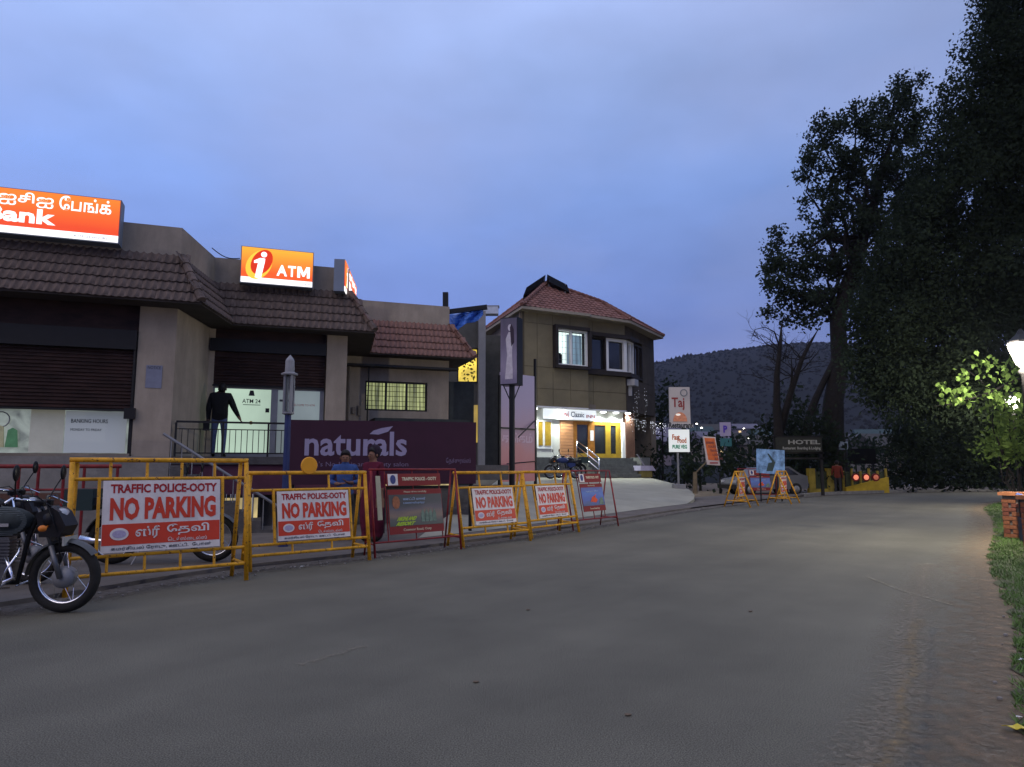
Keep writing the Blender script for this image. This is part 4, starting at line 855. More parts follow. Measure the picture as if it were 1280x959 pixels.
# ---------------------------------------------------------------- people
def person(name_, label, loc, rot, J, rad, mats, classify, hair='cap', extra=None):
    """J: joints {name: (x, y, z)} facing -y ; one continuous skinned body"""
    names = list(J); ix = {n: i for i, n in enumerate(names)}
    E2 = [('pelvis', 'waist'), ('waist', 'chest'), ('chest', 'neck'), ('neck', 'jaw'), ('jaw', 'head'), ('head', 'crown')]
    for s in 'LR': E2 += [('chest', 'sh' + s), ('sh' + s, 'el' + s), ('el' + s, 'wr' + s), ('wr' + s, 'pa' + s), ('pelvis', 'hip' + s), ('hip' + s, 'kn' + s), ('kn' + s, 'an' + s), ('an' + s, 'toe' + s)]
    V = [Vector(J[n]) for n in names]; Rr = [rad[n.rstrip('LR')] if n.rstrip('LR') in rad else rad[n] for n in names]; Ed = [(ix[a], ix[b]) for a, b in E2]
    for s in 'LR':
        wr, pa = Vector(J['wr' + s]), Vector(J['pa' + s]); d = (pa - wr).normalized(); side = Vector((0, -1, 0)); side = (side - d * side.dot(d)).normalized(); nrm = d.cross(side)
        for k, (off, ln) in enumerate([(-.028, .075), (-.010, .085), (.010, .08), (.027, .062)]):
            b0 = pa + side * off; 
            for t_ in (.015, ln * .55, ln):
                V.append(b0 + d * t_ + nrm * (.02 * (t_ / ln) ** 2)); Rr.append(.0095 if t_ < ln else .007)
            n = len(V); Ed += [(ix['pa' + s], n - 3), (n - 3, n - 2), (n - 2, n - 1)]
        for t_ in (.03, .06): V.append(wr + d * (.02 + t_ * .6) + side * (-.02 - t_ * .55)); Rr.append(.010)
        n = len(V); Ed += [(ix['wr' + s], n - 2), (n - 2, n - 1)]
    me = bpy.data.meshes.new('body'); me.from_pydata([tuple(v) for v in V], Ed, []); o = bpy.data.objects.new('tmp', me); col.objects.link(o)
    sk = o.modifiers.new('s', 'SKIN'); sk.use_smooth_shade = True; sv = me.skin_vertices[0].data
    for i, r in enumerate(Rr): sv[i].radius = r if isinstance(r, tuple) else (r, r); sv[i].use_root = (i == 0)
    sb = o.modifiers.new('u', 'SUBSURF'); sb.levels = 2; sb.render_levels = 2
    bpy.context.view_layer.update(); me2 = bpy.data.meshes.new_from_object(o.evaluated_get(bpy.context.evaluated_depsgraph_get())); bpy.data.objects.remove(o)
    me2.materials.clear()
    for m in mats: me2.materials.append(m)
    for p in me2.polygons: p.material_index = classify(p.center); p.use_smooth = True
    t = thing('person', label, 'person', loc, rot); link('body', me2, t)
    hd = Vector(J['head'])
    mb = MB(); n0 = hd + Vector((0, .012, .025)); vs = []
    mb.ball(n0, .094, .108, .118, 14, 10); mb.v = [Vector((v.x, max(v.y, n0.y - .075) if v.z > n0.z + .03 else max(v.y, n0.y - .01 + .0), v.z)) for v in mb.v]; part('hair', mb, hair_m, t, True)
    mb = MB()
    for s in (-1, 1): mb.ball(hd + Vector((s * .032, -.088, .0)), .014, .008, .008, 8, 5)
    part('eyes', mb, ink, t)
    mb = MB(); mb.ball(hd + Vector((0, -.10, -.028)), .013, .02, .02, 8, 5); mb.ball(hd + Vector((0, -.085, -.065)), .024, .012, .007, 8, 5)
    for s in (-1, 1): mb.ball(hd + Vector((s * .088, .01, -.015)), .012, .02, .03, 8, 5)
    part('face_features', mb, skin_m, t, True)
    if extra: extra(t)
    return t
def base_joints(h=1.7):
    s = h / 1.7; J = {'pelvis': (0, 0, .93), 'waist': (0, 0, 1.08), 'chest': (0, 0, 1.34), 'neck': (0, 0, 1.46), 'jaw': (0, -.01, 1.53), 'head': (0, -.01, 1.60), 'crown': (0, 0, 1.66)}
    for k, q in (('L', 1), ('R', -1)):
        J.update({'sh' + k: (q * .185, 0, 1.40), 'el' + k: (q * .24, .03, 1.12), 'wr' + k: (q * .25, -.04, .87), 'pa' + k: (q * .25, -.06, .80), 'hip' + k: (q * .095, 0, .86), 'kn' + k: (q * .11, -.01, .48), 'an' + k: (q * .11, .02, .08), 'toe' + k: (q * .13, -.13, .035)})
    return {k: tuple(c * s for c in v) for k, v in J.items()}
RAD = {'pelvis': (.15, .11), 'waist': (.14, .10), 'chest': (.17, .115), 'neck': .055, 'jaw': .072, 'head': .088, 'crown': .055, 'sh': .075, 'el': .052, 'wr': .032, 'pa': (.036, .02), 'hip': .095, 'kn': .062, 'an': .045, 'toe': .036}
jeans = mat('blue jeans', (.07, .09, .17), .9, .2, 9); jacket = mat('black jacket', (.010, .010, .010), .9, .2, 9, .9, bscale=9); shoe = mat('dark shoe', (.02, .018, .016), .5, 0)
J = base_joints(1.72); J['elR'] = (-.30, -.06, 1.14); J['wrR'] = (-.40, -.12, .94); J['paR'] = (-.43, -.14, .875); J['head'] = (-.02, -.05, 1.60); J['jaw'] = (-.01, -.04, 1.53); J['crown'] = (-.02, -.03, 1.66); J['anL'] = (.13, -.08, .08); J['toeL'] = (.15, -.22, .035)
RJ = dict(RAD); RJ.update(chest=(.20, .14), waist=(.185, .13), sh=.10, el=.07, wr=.045)
def cl_jacket(c):
    if c.z > 1.50: return 0
    if c.z > .88 and abs(c.x) < .33 or c.z > .96: return 1
    if c.z > .80 and abs(c.x) > .2: return 0
    return 3 if c.z < .09 else 2
def bag(t):
    mb = MB(); mb.box(.20, .34, -.14, .06, .62, .84); mb.tube([(.27, -.10, .84), (.27, -.07, .93), (.27, .02, .93), (.27, .04, .84)], .01, 6); part('bag', mb, black, t)
pp_ = D(272, 575, 16.1)
person('p', 'person in black jacket and blue jeans facing the ATM door behind the railing', (pp_.x, pp_.y, Fz), 190, J, RJ, [skin_m, jacket, jeans, shoe], cl_jacket, extra=bag)
blue_s = mat('light blue shirt', (.035, .07, .20), .9, .35, 7, .9, bscale=9); trous = mat('dark trousers', (.03, .03, .035), .9, .1, 6, .8, bscale=9)
J = base_joints(1.55); J['wrL'] = (.10, -.20, 1.0); J['paL'] = (.04, -.25, 1.03); J['wrR'] = (-.10, -.20, .98); J['paR'] = (-.04, -.25, 1.0); J['elL'] = (.25, .0, 1.03); J['elR'] = (-.25, .0, 1.03)
def cl_shirt(c): return 0 if c.z > 1.37 or (c.y < -.16 and c.z > .85) else 1 if c.z > .80 else 3 if c.z < .08 else 2
q = D(430, 640, 12.6)
person('p', 'person in light blue shirt standing behind the disc-topped barricade', (q.x, q.y, .05), 10, J, RAD, [skin_m, blue_s, trous, shoe], cl_shirt)
mag = mat('magenta dress', (.085, .008, .024), .9, .35, 7, .9, bscale=8)
J = base_joints(1.60); J['crown'] = (0, 0, 1.58)
RD = dict(RAD); RD.update(hip=.15, kn=.15, an=.13, waist=(.16, .12))
def cl_dress(c): return 0 if c.z > 1.38 or (abs(c.x) > .2 and c.z < .93 and c.z > .6) else 1 if c.z > .10 else 2
q = D(465, 650, 12.3)
def scarf(t):
    mb = MB(); mb.ball((0, .03, 1.56), .11, .12, .13, 12, 8); mb.v = [Vector((v.x, max(v.y, -.04), v.z)) for v in mb.v]; part('headscarf', mb, mat('dark scarf', (.02, .012, .02), .9, .1, 5), t, True)
person('p', 'person in a long magenta dress and dark scarf before the purple banner', (q.x, q.y, .05), -35, J, RD, [skin_m, mag, shoe], cl_dress, extra=scarf)
q = G(1048, 618)
person('p', 'person in red seen small beside the yellow wall at the road bend', (q.x, q.y, 0), 150, base_joints(1.6), RAD, [skin_m, mat('red clothing', (.14, .025, .015), .9, .1, 5), trous, shoe], cl_shirt)

# ---------------------------------------------------------------- the hotel
def PX(P0, P1, px, z):      # distance along wall P0->P1 at which a point of height z is seen at photo column px
    k = (px - 640) / FPX; d = (Vector(P1[:2]) - Vector(P0[:2])); L_ = d.length; d /= L_
    return (k * (P0[1] * cos(PITCH) + (z - CH) * sin(PITCH)) - P0[0]) / (d.x - k * cos(PITCH) * d.y)
W0 = Vector((.48, 34.3)); W1 = Vector((4.0, 36.2)); W1b = Vector((3.85, 36.5)); W2 = Vector((6.25, 37.85)); W3 = Vector((8.75, 42.4)); WL = Vector((-1.25, 40.5)); W4 = Vector((4.0, 47))
hotel = thing('hotel_building', 'two storey olive hotel with red tiled roof, lit upper window and bright ground floor', 'building', (W0.x, W0.y, 0), 0)
HI = Matrix.Translation((-W0.x, -W0.y, 0))
olive = mat('olive render', (.195, .165, .10), .85, .12, 1.5, .15, bscale=40)
brown = mat('dark brown frame', (.03, .024, .022), .7, .2, 4)
def wallM(P, Q): return HI @ Matrix.Translation((P.x, P.y, 0)) @ Matrix.Rotation(atan2(Q.y - P.y, Q.x - P.x), 4, 'Z')
def panels(P, Q, xs, zs, holes, m, th=.12, gap=.022, x_to=None, bk=None):
    M_ = wallM(P, Q)
    bk_ = MB(M_)
    for i in range(len(xs) - 1):
        for j in range(len(zs) - 1):
            x0, x1, z0, z1 = xs[i], xs[i + 1], zs[j], zs[j + 1]
            if any(h[0] - .01 <= x0 and x1 <= h[1] + .01 and h[2] - .01 <= z0 and z1 <= h[3] + .01 for h in holes): continue
            mb = MB(M_); g_ = gap / 2; mb.box(x0 + g_, x1 - g_, 0, th, z0 + g_, z1 - g_); part('wall_panel', mb, m, hotel)
            bk_.box(x0, x1, .025, th + .02, z0, z1)
    part('wall', bk_, bk or mat('olive joint', (.075, .062, .04), .9, .1, 3), hotel)
    return M_
ZG, ZC, ZR = 1.80, 4.35, 9.25     # ground floor level, first floor slab, eave
def zat(py, Y): return D(700, py, Y).z
L01 = (W1 - W0).length
wx0, wx1 = PX(W0, W1, 691, 7.5), PX(W0, W1, 734, 7.5)
zw0, zw1 = zat(461, 35.5), zat(408, 35.5)
Lf = L01
M0 = panels(W0, W1, [0, .9, wx0, (wx0 + wx1) / 2, Lf], [ZC, zat(486, 35), zw0, zw1, ZR], [(wx0, Lf, zw0, zw1)], olive)
room_glow = lit_panel('lit room wall', (.78, .95, .92), .75, 1.5, (.6, 1, .6))
def window_at(M_, x0, x1, z0, z1, frame_m, lit, deep=.05, mull=(.5,), grille=True, name='window', fw=.09):
    f = MB(M_); f.box(x0, x0 + fw, -.06, .10, z0, z1); f.box(x1 - fw, x1, -.06, .10, z0, z1); f.box(x0 + fw, x1 - fw, -.06, .10, z0, z0 + fw); f.box(x0 + fw, x1 - fw, -.06, .10, z1 - fw, z1)
    for q in mull: x = x0 + (x1 - x0) * q; f.box(x - fw * .6, x + fw * .6, -.05, .09, z0 + fw, z1 - fw)
    w_ = part(name, f, frame_m, hotel)
    p = MB(M_); p.box(x0 + fw, x1 - fw, deep + .04, deep + .05, z0 + fw, z1 - fw); part('pane', p, lit, w_)
    if grille:
        gr = MB(M_)
        for k in range(1, 9): x = x0 + (x1 - x0) * k / 9; gr.tube([(x, .03, z0 + fw), (x, .03, z1 - fw)], .008, 4)
        for k in range(1, 6): z = z0 + (z1 - z0) * k / 6; gr.tube([(x0 + fw, .03, z), (x1 - fw, .03, z)], .008, 4)
        part('window_grille', gr, alu, w_)
    return w_
fb_ = MB(M0); e = .16
fb_.box(wx0, wx1, -.30, .10, zw0, zw0 + e); fb_.box(wx0, wx1, -.30, .10, zw1 - e, zw1); fb_.box(wx0, wx0 + e, -.30, .10, zw0 + e, zw1 - e); fb_.box(wx1 - .02, wx1 + .1, -.30, .10, zw0 + e, zw1 - e)
part('window_surround', fb_, brown, hotel)
w1_ = window_at(M0, wx0 + e, wx1 - .02, zw0 + e, zw1 - e, white_p, room_glow, .3, (.48,))
mb = MB(M0); mb.box(wx0 + e + .14, wx0 + e + .52, .20, .30, zw0 + e + .08, zw0 + e + .62); mb.box(wx0 + e + .2, wx0 + e + .45, .2, .3, zw0 + e + .62, zw0 + e + .68); part('chair_back', mb, black, w1_)
mb = MB(M0); mb.box(wx0 + e + .85, wx1 - .2, .22, .28, zw0 + e + .15, zw1 - e - .2); part('curtain', mb, lit_panel('blue curtain against light', (.25, .40, .55), .1, .8, (9, 1, .3)), w1_)
# bay to the right
L12 = (W2 - W1b).length; zb0, zb1 = zat(470, 37.2), zat(418, 37.2)
bx1 = L12
M1 = panels(W1b, W2, [0, .55, L12 - .02], [ZC, zat(490, 37), zb0, zb1, ZR], [(0, L12, zb0, zb1)], olive)
mb = MB(M1); mb.box(-.05, L12 + .12, -.32, .10, zb0, zb0 + .24); part('window_surround', mb, brown, hotel); mb = MB(M1); mb.box(-.05, L12 + .12, -.32, .10, zb1 - .2, zb1); part('window_surround', mb, brown, hotel)
dark_glass = mat('dark window glass', (.02, .022, .026), .08, 0, spec=.8)
x_m = PX(W1b, W2, 757, 7.5)
window_at(M1, .05, x_m, zb0 + .24, zb1 - .2, brown, dark_glass, .1, (), False)
window_at(M1, x_m, L12, zb0 + .24, zb1 - .2, white_p, dark_glass, .1, (), False, fw=.16)
L23 = (W3 - W2).length; x_n = 1.15
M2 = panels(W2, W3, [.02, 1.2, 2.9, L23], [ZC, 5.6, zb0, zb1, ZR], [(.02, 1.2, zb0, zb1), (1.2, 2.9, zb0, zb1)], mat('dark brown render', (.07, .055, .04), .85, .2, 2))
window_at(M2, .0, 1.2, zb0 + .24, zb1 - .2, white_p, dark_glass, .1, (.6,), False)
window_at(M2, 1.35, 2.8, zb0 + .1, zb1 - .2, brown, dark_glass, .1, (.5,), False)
mb = MB(M2); mb.box(-.1, 1.35, -.32, .05, zb0, zb0 + .22); part('window_surround', mb, brown, hotel); mb = MB(M2); mb.box(-.1, 1.35, -.32, .05, zb1 - .2, zb1); part('window_surround', mb, brown, hotel)
mb = MB(M2); mb.box(.1, .75, -.45, -.02, 5.75, 6.1); mb.box(.3, .4, -.2, -.02, 5.2, 5.75); part('air_conditioner', mb, mat('dull white casing', (.36, .36, .37), .6, .1, 5), hotel)
# left flank (seen steeply) and the rear
LL = (W0 - WL).length
ML = panels(WL, W0, [0, 1.6, 3.0, 4.4, LL], [.8, 4.3, 6.2, 7.9, ZR], [(3.0, 4.4, 6.2, 7.9)], cream2)
window_at(ML, 3.02, 4.38, 6.22, 7.88, white_p, lit_panel('dim green room', (.4, .6, .5), .05, .22, (1, 1, 1)), .1, (.5,), False)
mb = MB(HI); mb.box(W0.x - .12, W0.x + .0, W0.y + .1, W0.y + .2, 0.8, ZR); part('corner_trim', mb, cream2, hotel); mb = MB(HI); mb.prism([W0 + Vector((.1, .2)), W1 + Vector((.1, .35)), W2 + Vector((-.2, .3)), W3 + Vector((-.3, 0)), W4, WL + Vector((.2, .2))], ZC + .02, ZC + .25); part('floor_slab', mb, cream2, hotel); mb = MB(HI)
mb.prism([W3, W4, W4 - Vector((.3, .1)), W3 - Vector((.3, .1))], .8, ZR); part('wall', mb, cream2, hotel); mb = MB(HI); mb.prism([W4, WL, WL + Vector((.3, -.1)), W4 + Vector((0, -.3))], .8, ZR); part('wall', mb, cream2, hotel)
for px, dx in ((.45, 0), (.7, .3)): mb = MB(ML); mb.tube([(LL - 1.6 - dx, -.08, 1), (LL - 1.6 - dx, -.08, 8.9)], .05, 8); part('drain_pipe', mb, white_p, hotel)
# eave soffit and tiled roof
eaves = [WL + Vector((-.6, .2)), Vector((.59 - .1, 33.65)), Vector((4.05, 35.5)), Vector((4.15, 35.75)), Vector((6.45, 37.2)), Vector((9.25, 41.9)), W4 + Vector((.5, .6)), W4 + Vector((-4, .6))]
P1 = Vector((D(683, 354, 38.2))); P2 = Vector(D(752, 378, 41.0))
mb = MB(HI); mb.prism([(p.x, p.y) for p in eaves], ZR - .16, ZR - .02); part('eave_soffit', mb, mat('cream fascia', (.30, .26, .20), .8, .1, 3), hotel)
def v3(p, z=ZR): return Vector((p.x, p.y, z))
rf = MB(HI); EV = [v3(p) for p in eaves]
nq = (EV[4] - EV[1]).cross(P1 - EV[1]); dq = Vector(ray(752, 378)); P2 = Vector((0, 0, CH)) + dq * ((EV[1] - Vector((0, 0, CH))).dot(nq) / dq.dot(nq))
tri = [(EV[0], EV[1], P1), (EV[1], EV[4], P2, P1), (EV[4], EV[5], P2), (EV[5], EV[6], P2), (EV[6], EV[7], P1, P2), (EV[7], EV[0], P1)]
for f in tri: rf.add(f, [tuple(range(len(f)))])
roof = part('roof', rf, mat('dark under tiles', (.10, .04, .03), .9, .2, 3), hotel)
tl = MB(); tg2 = tile_geo(.30, .36, 1, 4, .03, .03)
for e0, e1, t1, t0 in ((EV[0], EV[1], P1, P1), (EV[1], EV[4], P2, P1), (EV[4], EV[5], P2, P2)):
    for q in tile_rows(e0, e1, t1, t0, .30, .31): tl.M = HI @ q; tl.add(*tg2)
part('roof_tiles', tl, clay_red, roof, kind='stuff')
mb = MB(HI)
for a_, b_ in ((EV[1], P1), (EV[0], P1), (EV[4], P2), (EV[5], P2), (P1, P2)): ridge_caps(mb, a_ + Vector((0, 0, .06)), b_ + Vector((0, 0, .06)), 14, .10)
part('ridge_caps', mb, clay_red, roof, kind='stuff')
# solar heater slabs on the ridge
for (a, b), lab in ((((654, 370), (678, 354)), 'left dark solar panel leaning on the ridge of the hotel roof'), (((684, 343), (709, 356)), 'right dark solar panel leaning on the ridge of the hotel roof')):
    p, q = D(a[0], a[1], 37.3), D(b[0], b[1], 37.6); th = thing('solar_panel', lab, 'solar panel', p, 0, 'solar panels on the hotel roof'); d = q - p
    mb = MB(); n = Vector((-d.z, 0, d.x)).normalized() * .14; up = Vector((.12, 0, -.42)) if lab[0] == 'r' else Vector((.18, 0, .48)) 
    s0, s1 = Vector((0, 0, 0)), d; b0, b1 = Vector((0, 1.6, -.5)), d + Vector((0, 1.6, -.5))
    mb.add([s0, s1, s1 + up, s0 + up, b0, b1, b1 + up, b0 + up], [(0, 1, 2, 3), (7, 6, 5, 4), (0, 4, 5, 1), (1, 5, 6, 2), (2, 6, 7, 3), (3, 7, 4, 0)]); part('collector', mb, black, th)
    mb = MB(); mb.tube([(.1 * d.x, .3, -.0), (.1 * d.x, .5, -1.2)], .03, 6); mb.tube([d * .9, d * .9 + Vector((0, .2, -1.0))], .03, 6); part('bracket', mb, alu, th)
# ground floor: recessed shop front under the slab
G0 = W0 + Vector((.25, .75)); G1 = W2 + Vector((.35, .55)); MG = wallM(G0, G1); LG = (G1 - G0).length
gx = lambda px: PX(G0, G1, px, 3.0)
mb = MB(HI); mb.prism([W0, W1, W1b, W2, W2 + Vector((.3, 1)), G0 + Vector((0, .8))], ZC - .06, ZC + .018); part('ceiling_slab', mb, white_p, hotel)
white_wall = mat('white wall', (.55, .55, .50), .7, .06, 3); stone_g = mat('granite cladding', (.11, .115, .11), .7, .3, 4, .2)
teak = mat('teak wood', (.30, .12, .02), .4, .3, 6); ochre = mat('ochre wood', (.32, .20, .02), .45, .2, 5)
def gbox(name, x0, x1, y0, y1, z0, z1, m, par=None): mb = MB(MG); mb.box(x0, x1, y0, y1, z0, z1); return part(name, mb, m, par or hotel)
ZD = 3.72
gbox('wall', -.35, LG, .12, .5, ZD + .02, ZC - .08, white_wall)
gbox('wall', -.35, gx(672), .1, .5, ZG, ZD, white_wall); 
wn = gbox('window', gx(672), gx(691), .06, .14, ZG + .45, ZD, white_p)
gbox('pane', gx(672) + .09, gx(680) - .05, .04, .058, ZG + .6, ZD - .1, ochre, wn); gbox('pane', gx(682), gx(691) - .08, .04, .058, ZG + .6, ZD - .1, ochre, wn)
gbox('wall', gx(691), gx(701), .1, .5, ZG, ZD, white_wall); gbox('wall', gx(672), gx(691), .1, .5, ZG, ZG + .44, white_wall)
clad = mat('orange peach cladding', (.50, .24, .11), .5, .15, 2)
nb_ = 12
for k in range(nb_):
    z0 = ZG + (ZD - ZG) * k / nb_; gbox('cladding_board', gx(701), gx(717), .02 + .006 * (k % 2), .14, z0 + .008, z0 + (ZD - ZG) / nb_ - .008, clad)
gbox('wall', gx(701), gx(717), .15, .5, ZG, ZD, brown)
ds = gbox('door_frame', gx(717), gx(777), .16, .24, ZG, ZD, teak)
for a, b, c_ in ((717, 722, 0), (736, 744, 0), (758, 764, 1), (771, 777, 1)): gbox('door_stile', gx(a), gx(b), .05, .155, ZG, ZD, ochre if c_ else teak, ds)
gbox('door_stile', gx(722), gx(771), .06, .155, ZD - .18, ZD, teak, ds); gbox('door_stile', gx(722), gx(771), .06, .155, ZG, ZG + .22, ochre, ds)
for a, b in ((722, 736), (744, 758), (764, 771)): d_ = gbox('door', gx(a), gx(b), .10, .13, ZG + .22, ZD - .18, dark_glass); 
gbox('sticker', gx(738.5), gx(742.5), .035, .048, 2.7, 3.25, white_p, ds)
gbox('pillar', gx(777), gx(781), -.05, .3, ZG, ZD, white_p); gbox('pillar', gx(781), gx(792), -.1, .5, ZG - .6, ZC - .1, mat('brown stone pillar', (.12, .06, .04), .8, .2, 3))
# entrance sign
sg = thing('hotel_sign', 'white lit hotel name board with red lettering under the upper floor', 'sign', (MG.inverted() and (Matrix.Translation((W0.x, W0.y, 0)) @ MG @ Vector((gx(679), -.12, 3.78)))), math.degrees(atan2(G1.y - G0.y, G1.x - G0.x)))
SW = gx(744) - gx(679)
mb = MB(); mb.box(0, SW, 0, .12, 0, .50); pn = part('panel', mb, mat('bright white board', (.8, .8, .8), .4, 0, emit=.75, ecol=(.85, .93, 1)), sg)
rl_ = mat('red lettering', (.55, .03, .03), .5, 0); letters(pn, 'Hotel', SW * .27, SW * .46, .08, .42, -.002, rl_, .012, .006); letters(pn, 'Classic', SW * .50, SW * .76, .12, .42, -.002, mat('slate lettering', (.12, .14, .2), .5, 0), .02, .006); letters(pn, 'INN', SW * .80, SW * .97, .1, .28, -.002, rl_, .02, .006)
# ceiling downlights
HM = Matrix.Translation((W0.x, W0.y, 0))
for px, lab in ((668, 'leftmost round downlight under the hotel upper floor'), (703, 'downlight above the hotel name board'), (754, 'downlight above the hotel glass doors'), (770, 'downlight just right of the glass doors, middle of three'), (785, 'rightmost downlight at the hotel corner pillar')):
    k = PX(W0 + Vector((.2, .25)), W2 + Vector((.1, .2)), px, 4.2); P_ = W0 + Vector((.2, .25)); dr_ = (W2 + Vector((.1, .2)) - P_).normalized(); c_ = P_ + dr_ * k
    t = thing('downlight', lab, 'ceiling light', (c_.x, c_.y, ZC - .10), 0, 'downlights under the hotel upper floor')
    mb = MB(); mb.lathe([(.17, 0), (.17, .03)], n=14); part('rim', mb, white_p, t); mb = MB(); mb.lathe([(.04, -.075), (.15, -.05), (.155, -.002)], n=14); part('diffuser', mb, mat('downlight glow', (.9, .9, .9), .4, 0, emit=9, ecol=(.93, 1, .97)), t)
    lq = bpy.data.lights.new('downlight_lamp', 'SPOT'); lo = bpy.data.objects.new('downlight_lamp', lq); col.objects.link(lo); lo.parent = t; lo.location = (0, 0, -.10); lq.energy = 330; lq.spot_size = R(150); lq.spot_blend = .6; lq.shadow_soft_size = .12; lq.color = (.90, 1, .95)
# plinth, steps, chrome rails
mb = MB(HI); mb.prism([W0 + Vector((.1, .1)), G0 + (G1 - G0).normalized() * gx(716) + Vector((0, -.9)), G0 + (G1 - G0).normalized() * gx(716), G0 + Vector((0, 1))], .80, ZG - .002); part('plinth', mb, stone_g, hotel)
mb = MB(HI); mb.prism([G0 + (G1 - G0).normalized() * gx(716) + Vector((0, 0)), G1 + Vector((.3, .1)), G1 + Vector((0, .6)), G0 + Vector((1, 1))], .80, ZG - .004); part('plinth', mb, stone_g, hotel)
for k in range(6): gbox('step', gx(722), gx(786), -1.75 + .28 * k, .04, .80 + .165 * k - (.0 if k else .0), .80 + .165 * (k + 1) - .003, stone_g)
gbox('step_wall', gx(786), gx(797), -1.0, .4, .8, ZG + .02, stone_g)
hr = thing('stair_rail', 'shiny steel rails sloping down beside the hotel steps', 'railing', HM @ MG @ Vector((gx(718), -.2, ZG)), math.degrees(atan2(G1.y - G0.y, G1.x - G0.x)))
for q in (.30, .60, .90): mb = MB(); mb.tube([(0, 0, q), (.15, -1.7, q - .95 + .02)], .028, 8); part('rail', mb, chrome, hr, True)
for s in (0, .5, 1): mb = MB(); mb.tube([(.15 * s, -1.7 * s, -.97 * s), (.15 * s, -1.7 * s, .92 - .95 * s)], .03, 8); part('post', mb, chrome, hr, True)
# icicle fairy lights and a small wall camera at the corner
fl_ = thing('fairy_lights', 'string of dangling white fairy lights between the hotel corner and the burger sign', 'fairy lights', D(787, 478, 37.5), 0)
mb = MB(); glow = MB(); p0 = Vector((0, 0, 0)); o_ = Vector(fl_.location); pa, pb = D(787, 520, 37.3) - o_, D(832, 529, 33.5) - o_
for k in range(30):
    t = random.random(); p = pa.lerp(pb, t); p.z -= .3 * t * (1 - t) ; ln = random.uniform(.15, .8)
    mb.tube([p, p + Vector((0, 0, -ln))], .003, 3)
    for j in range(3): glow.ball(p + Vector((random.gauss(0, .03), 0, -ln * (j + random.random()) / 3)), random.uniform(.008, .017), n=4, k=3)
for k in range(16):
    p = D(random.uniform(788, 812), random.uniform(480, 520), 38.2) - o_; ln = random.uniform(.4, 1.1); mb.tube([p, p + Vector((0, 0, -ln))], .005, 3)
    for j in range(3): glow.ball(p + Vector((0, 0, -ln * j / 3)), .010, n=4, k=3)
part('wires', mb, dark_m, fl_); part('bulbs', glow, mat('fairy bulb', (.9, .9, .9), .4, 0, emit=1.5, ecol=(.85, .9, 1)), fl_)
# annexe between bank and hotel, with tarpaulin
an = thing('annexe_building', 'grey rear building with a yellow lit window between bank and hotel', 'building', (-2.6, 33.5, 0), 8)
AM = Matrix.Translation((-2.6, 33.5, 0)) @ Matrix.Rotation(R(8), 4, 'Z'); AI = AM.inverted()
ax = lambda px, py: AI @ D(px, py, 33.4)
x0, x1 = ax(572, 456).x, ax(598, 456).x; z0, z1 = ax(590, 478).z, ax(590, 434).z; zt = ax(590, 400).z
mb = MB(); mb.box(x0 - 5, x0, 0, .3, 0, zt - .3); mb.box(x0, x1, 0, .3, 0, z0); mb.box(x0, x1, 0, .3, z1, zt); part('wall', mb, mat('grey green render', (.075, .075, .07), .9, .2, 3), an)
mb = MB(); mb.box(x1, x1 + .32, -.5, .6, 0, ax(602, 390).z); part('pillar', mb, mat('pale grey render', (.20, .20, .21), .8, .1, 3), an)
mb = MB(); mb.box(x1 + .32, x1 + 1.6, 2.6, 2.9, 0, zt - .2); part('wall', mb, MATS['grey green render'], an)
mb = MB(); mb.box(x0 - 5, x1, .6, 6, 0, zt - .4); part('rear_block', mb, MATS['grey green render'], an)
wf = MB(); wf.box(x0, x0 + .05, -.03, .2, z0, z1); wf.box(x1 - .05, x1, -.03, .2, z0, z1); wf.box(x0 + .05, x1 - .05, -.03, .2, z0, z0 + .06); wf.box(x0 + .05, x1 - .05, -.03, .2, z1 - .06, z1); wn = part('window', wf, dark_m, an)
mb = MB(); mb.box(x0 + .05, x1 - .05, .2, .22, z0 + .06, z1 - .06); part('pane', mb, lit_panel('yellow lit window', (1.0, .72, .08), .45, 1.35, (1.1, 1, 1.4), 1.0), wn)
mb = MB()
for k in range(46):     # leafy print on the glass
    cx, cz = random.uniform(x0 + .1, x1 - .1), random.uniform(z0 + .1, z1 - .1); s_ = random.uniform(.04, .13); a = random.uniform(0, 6.3)
    mb.profile([(cx, cz), (cx + s_ * cos(a + .5), cz + s_ * sin(a + .5)), (cx + 1.7 * s_ * cos(a), cz + 1.7 * s_ * sin(a)), (cx + s_ * cos(a - .5), cz + s_ * sin(a - .5))], .17, .175)
part('window_tracery', mb, mat('olive tracery', (.10, .09, .02), .8, 0), wn)
p = ax(589, 527); q = ax(598, 506)
mb = MB(); mb.box(p.x, q.x, -.03, -.004, p.z - 1.0, q.z); part('door', mb, lit_panel('amber lit doorway', (.9, .6, .08), .25, .6, (1, 1, 1)), an)
tp = thing('tarpaulin', 'creased blue plastic tarpaulin slung under the beam beside the hotel', 'tarpaulin', D(562, 400, 31), 0); o_ = Vector(tp.location)
mb = MB(); nx, ny = 18, 10; vs = []
for j in range(ny + 1):
    for i in range(nx + 1):
        u, v = i / nx, j / ny; px = 558 + 46 * u; top = 393 - 8 * u + 2 * sin(u * 6); bot = 414 - 22 * u ** 2 + 3 * sin(u * 9)
        P_ = D(px, top + (bot - top) * v, 31 + .5 * sin(u * 14 + v * 5) * .4 - v * .5); P_.y += random.uniform(-.06, .06); vs.append(P_ - o_)
mb.add(vs, [(j * (nx + 1) + i, j * (nx + 1) + i + 1, (j + 1) * (nx + 1) + i + 1, (j + 1) * (nx + 1) + i) for j in range(ny) for i in range(nx)])
sh_ = part('sheet', mb, mat('blue plastic sheet', (.04, .12, .42), .4, .35, 2.5, .4), tp)
